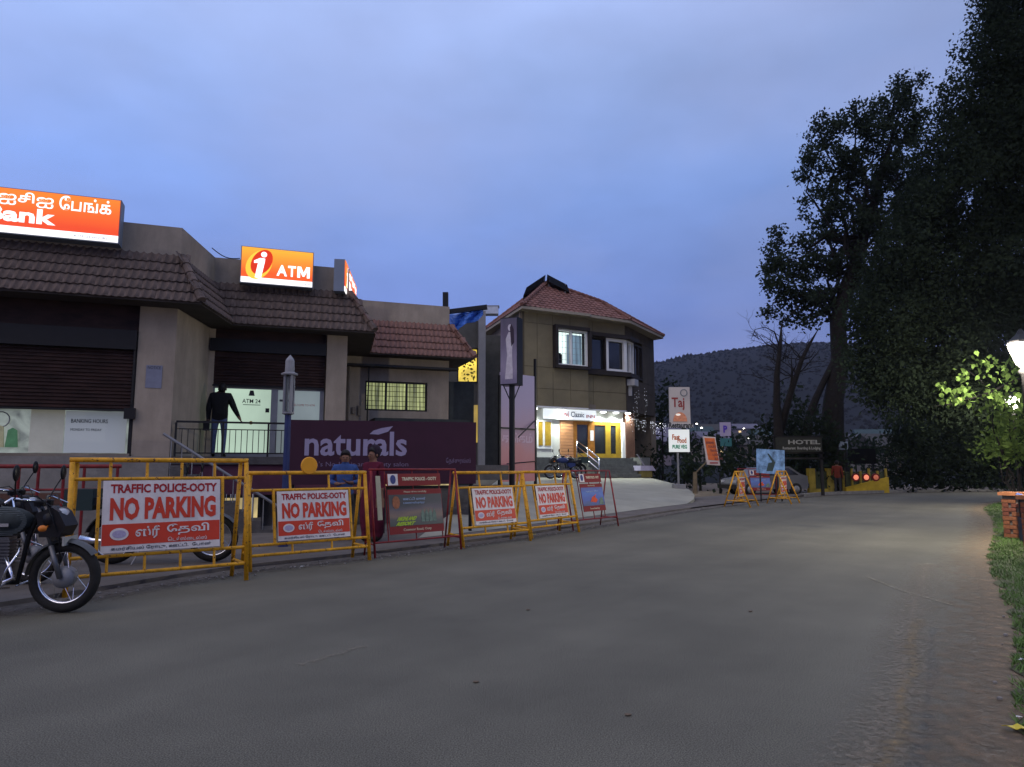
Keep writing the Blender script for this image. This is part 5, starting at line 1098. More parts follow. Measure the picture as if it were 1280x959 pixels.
sh_.modifiers.new('thick', 'SOLIDIFY').thickness = .01
bm_ = thing('roof_beam', 'thick dark post and beam carrying the blue tarpaulin', 'beam', D(557, 400, 30.5)); o_ = Vector(bm_.location)
def strut(mb, a, b, w_, Y): p, q = D(*a, Y) - o_, D(*b, Y) - o_; mb.tube([p, q], w_, 4)
mb = MB(); strut(mb, (557, 366), (557, 470), .17, 30.5); part('post', mb, black, bm_)
mb = MB(); strut(mb, (560, 390), (609, 384), .14, 30.7); part('beam', mb, black, bm_)
wt = thing('water_tank', 'small pale tank on the wall top left of the hotel roof', 'water tank', D(614, 392, 34), 0)
mb = MB(); mb.box(-.5, .35, 0, .6, .0, .36); part('tank_body', mb, mat('pale tank plastic', (.42, .46, .55), .4, .2, 4), wt)
mb = MB(); mb.box(-.55, .40, .0, .5, .37, .42); part('lid', mb, alu, wt)

# ---------------------------------------------------------------- tall salon sign on a pole and the pink hoarding
p0 = D(640, 600, 18); ps = thing('pole_sign', 'tall double-sided salon sign box on a dark pole, lilac print of a woman figure', 'sign', (p0.x, p0.y, .05))
top_, bot_ = D(641, 398, 18).z - .05, D(641, 482, 18).z - .05
mb = MB(); mb.tube([(0, 0, 0), (0, 0, bot_)], .075, 10); mb.tube([(0, 0, bot_ - .5), (-.22, 0, bot_)], .015, 6); mb.tube([(0, 0, bot_ - .5), (.2, 0, bot_)], .015, 6); part('pole', mb, black, ps)
Mk = Matrix.Rotation(R(-24), 4, 'Z')
mb = MB(Mk); mb.box(-.26, .22, -.16, .20, bot_, top_); bx = part('casing', mb, black, ps)
mb = MB(Mk); mb.box(-.25, .21, -.175, -.161, bot_ + .03, top_ - .03)
pr = part('face', mb, night_print('lilac figure print', [(0, (.14, .12, .20)), (.25, (.22, .19, .27)), (.5, (.15, .13, .2)), (.75, (.09, .07, .12)), (1, (.05, .045, .08))], 3), ps)
mb = MB(Mk); cxx = -.02
mb.profile([(cxx - .10, bot_ + .15), (cxx + .12, bot_ + .15), (cxx + .10, bot_ + .9), (cxx + .14, bot_ + 1.25), (cxx + .06, bot_ + 1.38), (cxx + .0, bot_ + 1.38), (cxx - .08, bot_ + 1.2), (cxx - .04, bot_ + .8)], -.179, -.175); mb.profile(oval(cxx + .04, bot_ + 1.5, .06, .09, 12), -.179, -.175); part('print_figure', mb, mat('pale print', (.45, .42, .47), .6, .2, 8), pr)
mb = MB(Mk); mb.profile([(cxx + .08, bot_ + 1.0), (cxx + .16, bot_ + 1.1), (cxx + .15, bot_ + 1.45), (cxx + .08, bot_ + 1.6), (cxx + .04, bot_ + 1.5)], -.182, -.179); part('print_figure', mb, mat('dark hair print', (.03, .02, .035), .6, 0), pr)
a, b = D(625, 592, 20.5), D(668, 592, 21.5); ang = math.degrees(atan2(b.y - a.y, b.x - a.x)); Wp = (b - a).length
hd_ = thing('hoarding', 'upright pink and lilac hoarding in a black frame behind the sign pole', 'hoarding', (a.x, a.y, 0), ang)
zt_ = D(646, 468, 21).z
mb = MB(); mb.box(0, Wp, -.02, .02, .9, zt_); pl = part('panel', mb, night_print('pink lilac print', [(0, (.45, .16, .15)), (.28, (.48, .22, .21)), (.42, (.42, .27, .31)), (.7, (.36, .29, .40)), (1, (.34, .30, .42))], 1.2), hd_)
letters(pl, 'தங்கம்', .06, Wp - .1, 1.95, 2.35, -.021, mat('pale pink lettering', (.55, .40, .45), .6, .1, 8), .03, .004)
mb = MB(); mb.box(Wp + .01, Wp + .07, -.04, .03, 0, zt_ + .55); mb.box(-.03, Wp + .01, -.05, -.021, 2.45, 2.50); mb.box(-.06, .0, -.04, .03, 0, zt_ - .1); part('frame', mb, black, hd_)
for (u, v, s, t) in ((.45, 2.2, Wp, 2.75), (0, 1.42, Wp, 1.5)): mb = MB(); mb.tube([(u, -.3, v), (s, -.03, t)], .018, 6); part('brace', mb, black, hd_)

# ---------------------------------------------------------------- signs beyond
p = D(849, 606, 30); tj = thing('pole_sign', 'tall white burger restaurant sign reading Taj on a thin pole', 'sign', (p.x, p.y, p.z - .1)); zz = lambda py: D(850, py, 30).z - p.z + .1; xx = lambda px: D(px, 520, 30).x - p.x
mb = MB(); mb.tube([(0, .1, 0), (0, .1, zz(560))], .045, 8); mb.box(-.25, .25, -.15, .3, -.1, .12); part('pole', mb, alu, tj)
mb = MB(); mb.box(xx(837.5), xx(863), 0, .16, zz(530), zz(484)); up = part('panel', mb, mat('cream sign face', (.42, .38, .36), .5, .05, 3), tj)
letters(up, 'Taj', xx(840), xx(856), zz(513), zz(497), -.002, mat('maroon lettering', (.22, .03, .03), .5, 0), .02, .01)
mb = MB(); mb.torus((xx(855.5), -.012, zz(491)), .14, .022, 20, 5); part('emblem', mb, mat('grey emblem', (.16, .18, .2), .5, 0), up)
bun = mat('bun print', (.60, .24, .13), .6, .25, 9)
mb = MB(); cx_, r_ = xx(850), .30; mb.profile([(cx_ + r_ * cos(a), zz(527) + r_ * 1.35 * sin(a)) for a in [pi * k / 12 for k in range(13)]], -.03, -.002); part('burger_print', mb, bun, up)
mb = MB(); mb.profile(oval(xx(847.5), zz(518.5), .11, .05, 10), -.042, -.031); part('highlight_print', mb, mat('cream print', (.8, .72, .62), .6, 0, emit=.5), up)
mb = MB(); mb.box(xx(835), xx(866), -.03, .0, zz(535), zz(530) - .002); part('name_strip', mb, mat('pale strip board', (.5, .5, .5), .6, .1, 9), tj)
letters(tj, 'Restaurant', xx(835.5), xx(865.5), zz(535), zz(528), -.04, ink, .03, .01)
mb = MB(); mb.box(xx(836), xx(861), 0, .16, zz(565), zz(537)); lo_ = part('panel', mb, mat('lit white face', (.7, .7, .68), .5, 0, emit=.38, ecol=(.9, 1, .95)), tj)
letters(lo_, 'Fast', xx(839.5), xx(849), zz(550), zz(543), -.002, mat('orange lettering', (.55, .12, .03), .5, 0), .03, .01); letters(lo_, 'Food', xx(846), xx(857), zz(554), zz(547), -.002, MATS['orange lettering'], .03, .01)
letters(lo_, 'PURE VEG', xx(839.5), xx(857.5), zz(561), zz(556), -.002, mat('green lettering', (.02, .30, .16), .5, 0), .04, .01)
# orange slanting board on a wooden post
p = D(869, 617, 28); ob = thing('leaning_sign', 'orange board with cream edge leaning out over a wooden post', 'sign', (p.x, p.y, p.z)); xx = lambda px: D(px, 560, 28).x - p.x; zz = lambda py: D(880, py, 28).z - p.z
mb = MB(); mb.tube([(0, 0, 0), (.02, 0, zz(590))], .10, 8, .08); mb.tube([(.02, 0, zz(592)), (xx(882), 0, zz(578))], .035, 6); part('post', mb, mat('weathered wood', (.13, .10, .06), .9, .3, 8), ob)
mb = MB(); mb.profile([(xx(879), zz(545.5)), (xx(894), zz(546.5)), (xx(899), zz(582)), (xx(883), zz(581))], -.06, .06); pa_ = part('panel', mb, mat('cream edge', (.5, .42, .38), .6, .1, 5), ob)
mb = MB(); mb.profile([(xx(880.3), zz(547.5)), (xx(893), zz(548)), (xx(897.3), zz(576)), (xx(884.3), zz(575))], -.07, -.061); part('print', mb, mat('orange print', (.48, .11, .03), .6, .3, 9), pa_)
for k, s_ in enumerate(('SRI KRISHNA', 'TOURS', 'TRAVELS', 'LODGE', 'ROOMS')): dx = k * .022 * 6 / 1.6; letters(pa_, s_, xx(882) + dx, xx(892) + dx, zz(555 + k * 5), zz(552 + k * 5), -.071, mat('brown lettering', (.14, .05, .05), .6, 0), .02, .006)
mb = MB(); mb.box(xx(886), xx(896), -.075, -.062, zz(579.5), zz(578)); part('print', mb, sign_crimson, pa_)
p = D(906, 560, 60); sg_ = thing('pole_sign', 'small white board with a violet letter P above a green board beyond the orange one', 'sign', (p.x, p.y, .0)); xx = lambda px: D(px, 540, 60).x - p.x; zz = lambda py: D(906, py, 60).z
mb = MB(); mb.box(-.06, .06, 0, .1, -.1, zz(546)); part('pole', mb, alu, sg_)
mb = MB(); mb.box(xx(900), xx(913.5), -.05, .05, zz(545), zz(528)); pn = part('panel', mb, mat('lilac white face', (.42, .36, .46), .6, .05, 3), sg_)
letters(pn, 'P', xx(904), xx(909), zz(541), zz(532), -.055, mat('violet lettering', (.10, .05, .40), .6, 0), .04, .02)
mb = MB(); mb.box(xx(900), xx(914), -.04, .04, zz(558), zz(548)); part('panel', mb, mat('teal board', (.05, .17, .16), .6, .1, 3), sg_)
# blue picture board leaning, dark hoarding on frame, white car
p = D(961, 600, 26.5); bb = thing('picture_board', 'leaning board printed with pale blue sea rocks behind the far barricades', 'sign board', (p.x, p.y, p.z - .3)); xx = lambda px: D(px, 575, 26.5).x - p.x; zz = lambda py: D(961, py, 26.5).z - p.z + .3
rocks = mat('blue sea print', (.14, .25, .42), .5, .85, 3.5)
mb = MB(); mb.profile([(xx(945), zz(591)), (xx(980), zz(594)), (xx(981), zz(563)), (xx(946), zz(561))], -.02, .02); part('panel', mb, rocks, bb)
mb = MB(); mb.profile([(xx(957), zz(589)), (xx(965), zz(589)), (xx(969), zz(577)), (xx(960), zz(579))], -.026, -.021); mb.profile([(xx(959), zz(567)), (xx(961), zz(567)), (xx(968), zz(577)), (xx(965), zz(578))], -.026, -.021); part('print_shape', mb, mat('dark rock print', (.03, .05, .05), .6, .2, 5), bb)
mb = MB(); mb.tube([(xx(950), .05, -.5), (xx(950), .05, zz(565))], .03, 6); mb.tube([(xx(976), .05, -.5), (xx(976), .05, zz(566))], .03, 6); part('post', mb, dark_m, bb)
p = D(997, 600, 32.6); db = thing('frame_hoarding', 'dark hoarding with faint pale lettering on an iron frame by the big tree', 'hoarding', (p.x, p.y, 0)); xx = lambda px: D(px, 560, 32.6).x - p.x; zz = lambda py: D(997, py, 32.6).z
mb = MB(); mb.box(xx(970), xx(1027), -.04, .04, zz(565), zz(547)); pn = part('panel', mb, mat('dark olive board', (.03, .032, .025), .7, .2, 4), db)
gl = mat('grey lettering', (.30, .30, .27), .7, 0)
letters(pn, 'HOTEL', xx(985), xx(1025), zz(555.5), zz(550), -.045, gl, .03, .01); letters(pn, 'Restaurant  Boarding & Lodging', xx(978), xx(1025), zz(563), zz(558.5), -.045, gl, .02, .01)
mb = MB(); 
for px in (970, 1027): mb.box(xx(px) - .06, xx(px) + .06, .05, .15, 0, zz(546))
for py in (566, 573, 546): mb.box(xx(966), xx(1030), .05, .12, zz(py) - .04, zz(py) + .04)
part('frame', mb, dark_m, db)
p = D(1043, 590, 36.6); ws = thing('tree_notice', 'small white notice fixed in front of the big tree trunk', 'notice', (p.x, p.y - 1.2, 0)); 
mb = MB(); mb.box(-.25, .2, -.02, .02, D(1043, 562, 35.4).z, D(1043, 552, 35.4).z); part('panel', mb, mat('pale blue board', (.32, .38, .45), .6, .05, 3), ws)
mb = MB(); mb.tube([(0, .05, -.05), (0, .05, D(1043, 556, 35.4).z)], .03, 6); part('post', mb, dark_m, ws)
p = D(1078, 590, 41); t = thing('dark_board', 'wide black board standing behind the yellow fence with red lamps', 'sign board', (p.x, p.y, 0))
mb = MB(); mb.box(-.82, .82, -.04, .04, D(1078, 580, 41).z, D(1078, 561, 41).z); part('panel', mb, black, t)
for x in (-.7, .7): mb = MB(); mb.box(x - .04, x + .04, .045, .12, -.05, D(1078, 562, 41).z); part('post', mb, dark_m, t)
p = D(805, 597, 36.8); t = thing('kiosk_box', 'low box with pale lilac lid at the right foot of the hotel steps', 'box', (p.x, p.y, .78), 20)
mb = MB(); mb.box(-.32, .32, -.3, .3, 0, .34); part('box_body', mb, mat('dull yellow body', (.16, .13, .04), .8, .2, 5), t)
mb = MB(); mb.profile([(-.42, .345), (.50, .345), (.30, .60), (-.40, .60)], -.38, .38); part('lid', mb, mat('pale lilac lid', (.34, .32, .44), .6, .15, 4), t)
mb = MB(); mb.tube([(.35, .2, .35), (-.25, .25, 1.2)], .04, 5); part('plank', mb, mat('grey plank', (.2, .19, .2), .8, .2, 4), t)
# car
cp = G(922, 621); car = thing('parked_car', 'small white hatchback parked beyond the far barricades', 'car', (cp.x + 2.1, cp.y + 2.5, -.02), 190)
car_w = mat('white car paint', (.12, .123, .135), .35, .05, 4)
mb = MB(); mb.profile([(-1.8, .30), (1.8, .30), (1.86, .55), (1.75, .78), (1.0, .90), (.45, 1.30), (-.9, 1.36), (-1.5, 1.0), (-1.82, .92), (-1.86, .5)], -.78, .78); part('body', mb, car_w, car)
mb = MB(); mb.profile([(.85, .93), (.42, 1.24), (-.85, 1.29), (-1.35, .97)], -.79, .79); part('window_glass', mb, dark_glass, car)
for x in (-1.2, 1.15):
    for s in (-1, 1):
        mb = MB(); mb.lathe([(.20, -.1), (.29, -.08), (.29, .08), (.20, .1)], (x, s * .72, .29), 18, 'y'); wq = part('wheel', mb, rubber, car, True); mb = MB(); mb.lathe([(.02, -.112), (.17, -.105), (.17, .105), (.02, .112)], (x, s * .72, .29), 14, 'y'); part('hubcap', mb, alu, wq, True)
for s in (-1, 1): mb = MB(); mb.box(1.78, 1.87, s * .6 - .12, s * .6 + .12, .6, .72); part('headlight', mb, mat('lamp glass', (.4, .4, .42), .1, 0), car)
mb = MB(); mb.box(1.82, 1.92, -.75, .75, .32, .5); part('bumper', mb, dark_m, car); mb = MB(); mb.box(-1.92, -1.82, -.75, .75, .35, .55); part('bumper', mb, dark_m, car)
# yellow walls at the bend
a, b = D(1012, 614, 34.4), D(1043, 615, 35.0)
a.z = b.z = 0
yw = thing('yellow_gate_wall', 'short yellow panelled wall left of the big trunk at the bend', 'wall', (a.x, a.y, 0), math.degrees(atan2(b.y - a.y, b.x - a.x))); Wy = (b - a).length
olive_y = mat('faded yellow paint', (.30, .22, .03), .7, .3, 3)
mb = MB(); mb.box(0, Wy, 0, .15, 0, .25); part('base', mb, olive_y, yw)
for k, u in enumerate((0, .75)): mb = MB(); mb.box(Wy * u, Wy * (u + .25), -.02, .16, .252, 1.25); part('panel', mb, olive_y, yw)
mb = MB(); mb.box(Wy * .25, Wy * .75, .04, .10, .252, 1.1); part('panel', mb, mat('murky green panel', (.05, .06, .03), .8, .2, 3), yw)
a, b = D(1058, 616, 35.3), D(1112, 616.5, 36.0)
a.z = b.z = 0
yf = thing('painted_fence', 'low yellow fence with three glowing red round lamps at the bend', 'fence', (a.x, a.y, 0), math.degrees(atan2(b.y - a.y, b.x - a.x))); Wy = (b - a).length
mb = MB(); mb.profile([(0, 0), (Wy, 0), (Wy, .80), (Wy * .5, .55), (0, .30)], 0, .12); part('base', mb, mat('yellow wall paint', (.50, .33, .02), .6, .2, 3), yf)
for k in range(6): mb = MB(); x = Wy * k / 5; mb.box(x - .05, x + .05, .13, .20, 0, 1.12 + .12 * (k % 2)); part('post', mb, olive_y, yf)
mb = MB(); mb.box(-.05, Wy + .05, .21, .25, 1.0, 1.08); mb.box(0, Wy, .21, .23, .3, .98); part('panel', mb, MATS['murky green panel'], yf)
for k, (px, e_) in enumerate(((1070, 5), (1083, 5), (1095, 1.2))):
    q = D(px, 600.5, a.y - .1); x = (q.x - a.x); t = thing('red_lamp', ('left', 'middle', 'dim right')[k] + ' round red lamp on the yellow fence at the bend', 'lamp', (a.x + x, a.y - .12, .80), 0, 'red lamps on the yellow fence')
    mb = MB(); mb.lathe([(.20, 0), (.20, .08)], n=16, axis='y'); part('casing', mb, redp, t); mb = MB(); mb.lathe([(.02, -.05), (.11, -.03), (.13, -.002)], n=16, axis='y'); part('lens', mb, mat('red lamp glow %d' % (e_ > 2), (.8, .2, .1), .4, 0, emit=e_ * .15, ecol=(1, .30, .18)), t)
p = G(1134, 613); 
copy_tree(m3, 'grey motorcycle standing in shade at the foot of the hedge', (p.x, p.y - .6, 0), 240)

# ---------------------------------------------------------------- foliage
def leaf_mesh(name, m, clumps, leaves, size, spread, droop=0.0, aspect=.55):
    """clumps: (k,3) centres; kite-shaped leaves scattered round each"""
    c = np.repeat(np.asarray(clumps, float), leaves, axis=0); n = len(c)
    p = c + rng.normal(0, 1, (n, 3)) * np.asarray(spread)
    d = rng.normal(0, 1, (n, 3)); d[:, 2] -= droop; d /= np.linalg.norm(d, axis=1)[:, None]
    e = np.cross(d, rng.normal(0, 1, (n, 3))); e /= np.linalg.norm(e, axis=1)[:, None]
    s = size * rng.uniform(.55, 1.35, n)[:, None]
    v = np.stack([p - d * s * .5, p + e * s * aspect * .5 + d * s * .05, p + d * s * .5, p - e * s * aspect * .5 + d * s * .05], 1).reshape(-1, 3)
    me = bpy.data.meshes.new(name); me.vertices.add(4 * n); me.vertices.foreach_set('co', v.astype(np.float32).ravel())
    me.loops.add(4 * n); me.loops.foreach_set('vertex_index', np.arange(4 * n, dtype=np.int32)); me.polygons.add(n)
    me.polygons.foreach_set('loop_start', np.arange(0, 4 * n, 4, dtype=np.int32)); me.materials.append(m); me.update(calc_edges=True); return me
def in_blob(c, r, k, hollow=.35):
    q = rng.normal(0, 1, (k, 3)); q /= np.linalg.norm(q, axis=1)[:, None]; rad = rng.uniform(hollow ** 3, 1, k) ** (1 / 3)
    return np.asarray(c) + q * rad[:, None] * np.asarray(r)
def px_blobs(bl, Y, dens, dy=1.0, org=(0, 0, 0)):
    out_ = []; cs = []
    for (px, py, rx, ry, *o) in bl:
        Yb = Y + (o[0] if o else 0); c = D(px, py, Yb); rx_, ry_ = rx / FPX * Yb, ry / FPX * Yb; rd = (rx_ + ry_) / 2 * dy
        k = max(3, int(dens * (rx_ * ry_ * 1.0 + rd * (rx_ + ry_) * .5))); out_.append(in_blob(c - Vector(org), (rx_, rd, ry_), k)); cs.append(c - Vector(org))
    return np.concatenate(out_), cs
def curved(a, b, wob, n=7):
    a, b = Vector(a), Vector(b); return [a.lerp(b, i / n) + Vector([random.gauss(0, wob) * sin(pi * i / n) for _ in range(3)]) for i in range(n + 1)]
def twigs(mb, start, d, L_, r, depth):
    end = start + d * L_; mb.tube(curved(start, end, L_ * .05, 4), r, 5 if depth > 1 else 4, r * .5)
    if depth > 0:
        for _ in range(3):
            q = (d + Vector((random.gauss(0, .6), random.gauss(0, .6), random.gauss(.1, .45)))).normalized(); twigs(mb, start.lerp(end, random.uniform(.45, 1)), q, L_ * random.uniform(.45, .7), r * .5, depth - 1)
# tall leafy tree by the bend
o_ = D(1043, 600, 38.6); o_.z = 0; ta = thing('broadleaf_tree', 'tall leafy tree with a thick dark trunk, sky showing through its clumped crown', 'tree', o_)
bl = [(1140, 108, 22, 20), (1118, 128, 24, 22), (1070, 148, 26, 24), (1030, 166, 22, 22), (1090, 170, 30, 26), (1135, 160, 26, 30), (1015, 210, 18, 26), (1050, 205, 26, 28), (1085, 225, 36, 34), (1130, 215, 34, 38), (1030, 255, 26, 28),
      (1065, 275, 32, 30), (1110, 285, 40, 40), (1150, 265, 30, 50), (1012, 300, 22, 18), (975, 298, 12, 12), (965, 325, 16, 20), (988, 325, 20, 22), (1020, 335, 26, 22), (1060, 330, 34, 26), (1110, 345, 40, 30), (970, 355, 18, 16), (995, 372, 24, 18), (1030, 375, 26, 18), (965, 385, 12, 8), (1005, 398, 20, 10), (980, 402, 10, 6), (1075, 372, 30, 22)]
cl, cs = px_blobs(bl, 38, 10.5, 1.2, o_)
link('crown', leaf_mesh('crown', leaf_mid, cl, 46, .22, .21), ta)
tr = MB(); J0 = D(1050, 455, 38) - o_; J1 = D(1047, 400, 38) - o_; tr.tube([(-.1, 0, -.2), (-.05, 0, 1.0), D(1040, 540, 38) - o_, D(1042, 500, 38) - o_, J0, J1, D(1056, 360, 38) - o_, D(1080, 300, 38) - o_, D(1100, 220, 38) - o_, D(1125, 140, 38) - o_], [1.15, .85, .62, .52, .46, .42, .32, .24, .15, .05], 12)
part('trunk', tr, bark, ta, True)
lm = MB(); lm.tube([D(1004, 606, 38) - o_, D(1006, 560, 38) - o_, D(1012, 520, 38) - o_, D(1020, 498, 38) - o_, D(1033, 470, 38) - o_, D(1048, 440, 38) - o_], [.34, .28, .24, .2, .17, .16], 8)
for c in cs[:]: s_ = random.choice([J1, D(1056, 360, 38) - o_, D(1080, 300, 38) - o_, D(1068, 330, 38) - o_]); lm.tube(curved(s_, c, .5), .13, 5, .03)
part('limb', lm, bark, ta, True)
lw = MB(); 
# leafless tree left of it
o_ = D(975, 605, 34); o_.z = 0; td = thing('bare_tree', 'leafless grey tree with crooked forked branches left of the big trunk', 'tree', o_)
tr = MB(); q = lambda x, y: D(x, y, 34) - o_
tr.tube([(.1, 0, -.1), q(973, 540), q(971, 507), q(971, 470), q(975, 434), q(977, 404)], [.3, .24, .19, .15, .10, .03], 8); part('trunk', tr, bark, td, True)
lm = MB(); lm.tube([q(975, 540), q(987, 495), q(1002, 450), q(1012, 430), q(1022, 413)], [.2, .16, .11, .08, .02], 7); lm.tube([q(987, 500), q(990, 470), q(989, 445)], [.06, .05, .02], 5)
lm.tube([q(975, 436), q(968, 415), q(956, 409), q(944, 412), q(939, 424)], [.05, .035, .025, .018, .01], 5); lm.tube([q(1002, 450), q(1014, 446), q(1019, 438)], [.05, .03, .015], 5)
for c in ((971, 480), (975, 440), (1002, 450), (989, 470), (973, 455), (995, 468)):
    for _ in range(3): twigs(lm, q(*c), Vector((random.gauss(0, .7), random.gauss(0, .5), random.uniform(.2, 1))).normalized(), random.uniform(.8, 1.9), .03, 2)
part('limb', lm, bark, td, True)
cl, _ = px_blobs([(975, 540, 22, 40), (990, 520, 24, 32), (1010, 545, 24, 40), (960, 560, 18, 35), (1035, 560, 26, 36), (1000, 575, 34, 24), (985, 500, 12, 16)], 35.5, 4, 1, o_)
cl = np.concatenate([cl, px_blobs([(1000, 535, 34, 30), (975, 555, 24, 36), (1025, 545, 24, 34), (1045, 570, 20, 26), (985, 590, 34, 20), (1020, 590, 34, 20)], 35.3, 7, .7, o_)[0]])
us = thing('undergrowth_bush', 'tangled dark undergrowth around the foot of the leafless tree', 'bush', o_); link('foliage', leaf_mesh('foliage', leaf_dark, cl, 16, .28, .28), us)
# the very large dense tree on the right
o_ = Vector((20.9, 26.2, 0)); tb = thing('dense_tree', 'huge dense dark evergreen filling the right side above the lit lamp', 'tree', o_)
bl = [(1258, 10, 26, 44), (1300, -20, 60, 90), (1228, 95, 24, 26), (1262, 90, 40, 60), (1196, 130, 24, 26), (1240, 165, 50, 50), (1180, 195, 34, 44), (1290, 200, 80, 90), (1215, 250, 60, 60), (1155, 268, 34, 44), (1135, 325, 40, 46), (1190, 345, 60, 60), (1270, 330, 80, 80), (1090, 392, 30, 32), (1130, 405, 50, 44),
      (1095, 440, 38, 36), (1180, 425, 60, 50), (1240, 420, 60, 60), (1100, 478, 32, 30), (1140, 480, 40, 40), (1190, 490, 50, 40), (1240, 500, 50, 44), (1110, 355, 26, 26), (1340, 120, 90, 120), (1360, 330, 90, 120), (1215, 60, 10, 16), (1242, 40, 14, 20)]
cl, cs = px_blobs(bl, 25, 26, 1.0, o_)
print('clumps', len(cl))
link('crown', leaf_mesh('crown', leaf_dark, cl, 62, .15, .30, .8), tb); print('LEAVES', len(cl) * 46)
tr = MB(); tr.tube([(0, 0, -.1), (0, 0, 1), (-.1, 0, 6), (.1, 0, 12), (0, 0, 19), (.2, -.5, 25)], [1.1, .8, .65, .5, .3, .08], 12); part('trunk', tr, bark, tb, True)
lm = MB(); 
for c in cs: lm.tube(curved((0, 0, max(1.5, c.z - random.uniform(1, 4))), c, .3), .15, 5, .03)
part('limb', lm, bark, tb, True)
# small tree by the first lamp whose leaves catch its light
o_ = Vector((11.6, 13.4, 0)); tl_ = thing('lamplit_tree', 'overhanging bough of broad bright green leaves lit by the nearest lamp', 'tree', o_)
tr = MB(); tr.tube([(0, 0, -.05), (-.05, 0, 1.5), (-.4, -.2, 3.2), (-.8, -.4, 4.6)], [.13, .11, .08, .03], 8); part('trunk', tr, bark, tl_, True)
q = lambda x, y, Y: D(x, y, Y) - o_
lm = MB(); bough = [Vector((-.4, -.2, 3.2)), q(1290, 470, 13.7), q(1262, 478, 13.9), q(1240, 490, 13.9), q(1215, 498, 13.9), q(1190, 505, 13.9), q(1168, 508, 13.9)]; lm.tube(bough, [.05, .035, .03, .024, .018, .012, .006], 6)
lm.tube([q(1240, 490, 13.9), q(1225, 475, 13.9), q(1208, 462, 13.9)], .012, 5, .005); part('limb', lm, bark, tl_, True)
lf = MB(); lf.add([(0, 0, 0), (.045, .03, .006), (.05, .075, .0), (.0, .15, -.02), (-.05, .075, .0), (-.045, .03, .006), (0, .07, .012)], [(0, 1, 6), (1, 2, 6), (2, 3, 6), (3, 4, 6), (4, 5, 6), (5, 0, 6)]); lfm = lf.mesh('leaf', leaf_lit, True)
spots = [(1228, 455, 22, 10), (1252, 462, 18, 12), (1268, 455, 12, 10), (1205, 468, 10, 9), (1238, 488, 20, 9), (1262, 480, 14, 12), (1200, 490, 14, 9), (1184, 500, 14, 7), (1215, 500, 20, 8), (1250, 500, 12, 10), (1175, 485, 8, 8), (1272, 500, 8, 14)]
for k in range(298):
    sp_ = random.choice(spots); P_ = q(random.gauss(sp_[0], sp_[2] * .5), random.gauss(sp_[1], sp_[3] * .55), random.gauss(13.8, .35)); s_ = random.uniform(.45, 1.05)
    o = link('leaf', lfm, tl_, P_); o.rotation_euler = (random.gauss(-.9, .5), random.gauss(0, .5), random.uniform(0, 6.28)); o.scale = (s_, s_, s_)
cl = in_blob((-.6, .2, 4.6), (1.5, 1.3, 1.0), 70)
# bushes lit by lamps further on
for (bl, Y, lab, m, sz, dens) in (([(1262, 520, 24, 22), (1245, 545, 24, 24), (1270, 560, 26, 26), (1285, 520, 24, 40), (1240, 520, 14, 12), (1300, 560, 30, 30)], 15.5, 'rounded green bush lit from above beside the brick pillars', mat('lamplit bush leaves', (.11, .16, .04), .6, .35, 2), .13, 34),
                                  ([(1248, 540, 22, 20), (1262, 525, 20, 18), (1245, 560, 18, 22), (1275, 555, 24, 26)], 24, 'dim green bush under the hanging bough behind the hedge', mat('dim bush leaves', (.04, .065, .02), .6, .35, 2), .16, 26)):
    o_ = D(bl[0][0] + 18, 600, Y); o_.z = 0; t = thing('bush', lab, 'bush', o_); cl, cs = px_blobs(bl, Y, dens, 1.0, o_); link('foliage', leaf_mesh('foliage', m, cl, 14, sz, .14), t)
    leafy(m.name) if m.name + 'x' not in MATS else None; MATS[m.name + 'x'] = m
    st_ = MB(); 
    for c in cs: st_.tube(curved((0, 0, 0), c, .1), .04, 5, .01)
    part('stem', st_, bark, t)
# hedge along the far side of the bend
hp = [Vector((19.3, 29.6, 0)), Vector((18.5, 37.5, 0)), Vector((24, 40, 0))]
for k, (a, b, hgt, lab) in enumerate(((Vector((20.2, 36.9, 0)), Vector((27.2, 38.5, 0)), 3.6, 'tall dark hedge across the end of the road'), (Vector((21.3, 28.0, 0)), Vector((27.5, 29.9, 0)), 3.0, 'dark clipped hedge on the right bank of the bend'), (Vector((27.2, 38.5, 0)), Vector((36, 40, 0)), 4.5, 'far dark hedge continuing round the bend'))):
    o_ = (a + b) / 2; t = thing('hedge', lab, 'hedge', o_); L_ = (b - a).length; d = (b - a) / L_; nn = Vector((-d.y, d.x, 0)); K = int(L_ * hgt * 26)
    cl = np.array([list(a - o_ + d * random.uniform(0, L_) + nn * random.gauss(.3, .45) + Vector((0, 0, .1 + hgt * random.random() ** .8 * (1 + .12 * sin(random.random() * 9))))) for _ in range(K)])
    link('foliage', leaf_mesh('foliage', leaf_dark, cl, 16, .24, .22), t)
kb = MB(); kl = [p for p in offset(LF, .35) if p[0] > 13 and p[0] < 44]
for i in range(len(kl) - 1):
    a, b = kl[i], kl[i + 1]; c, d = offset(kl, .25)[i], offset(kl, .25)[i + 1]
    kb.quad((a[0], a[1], 0), (b[0], b[1], 0), (b[0], b[1], .13), (a[0], a[1], .13)); kb.quad((a[0], a[1], .13), (b[0], b[1], .13), (d[0], d[1], .13), (c[0], c[1], .13))
struct('kerb', kb, mat('dusty kerb', (.20, .19, .175), .9, .3, 3))

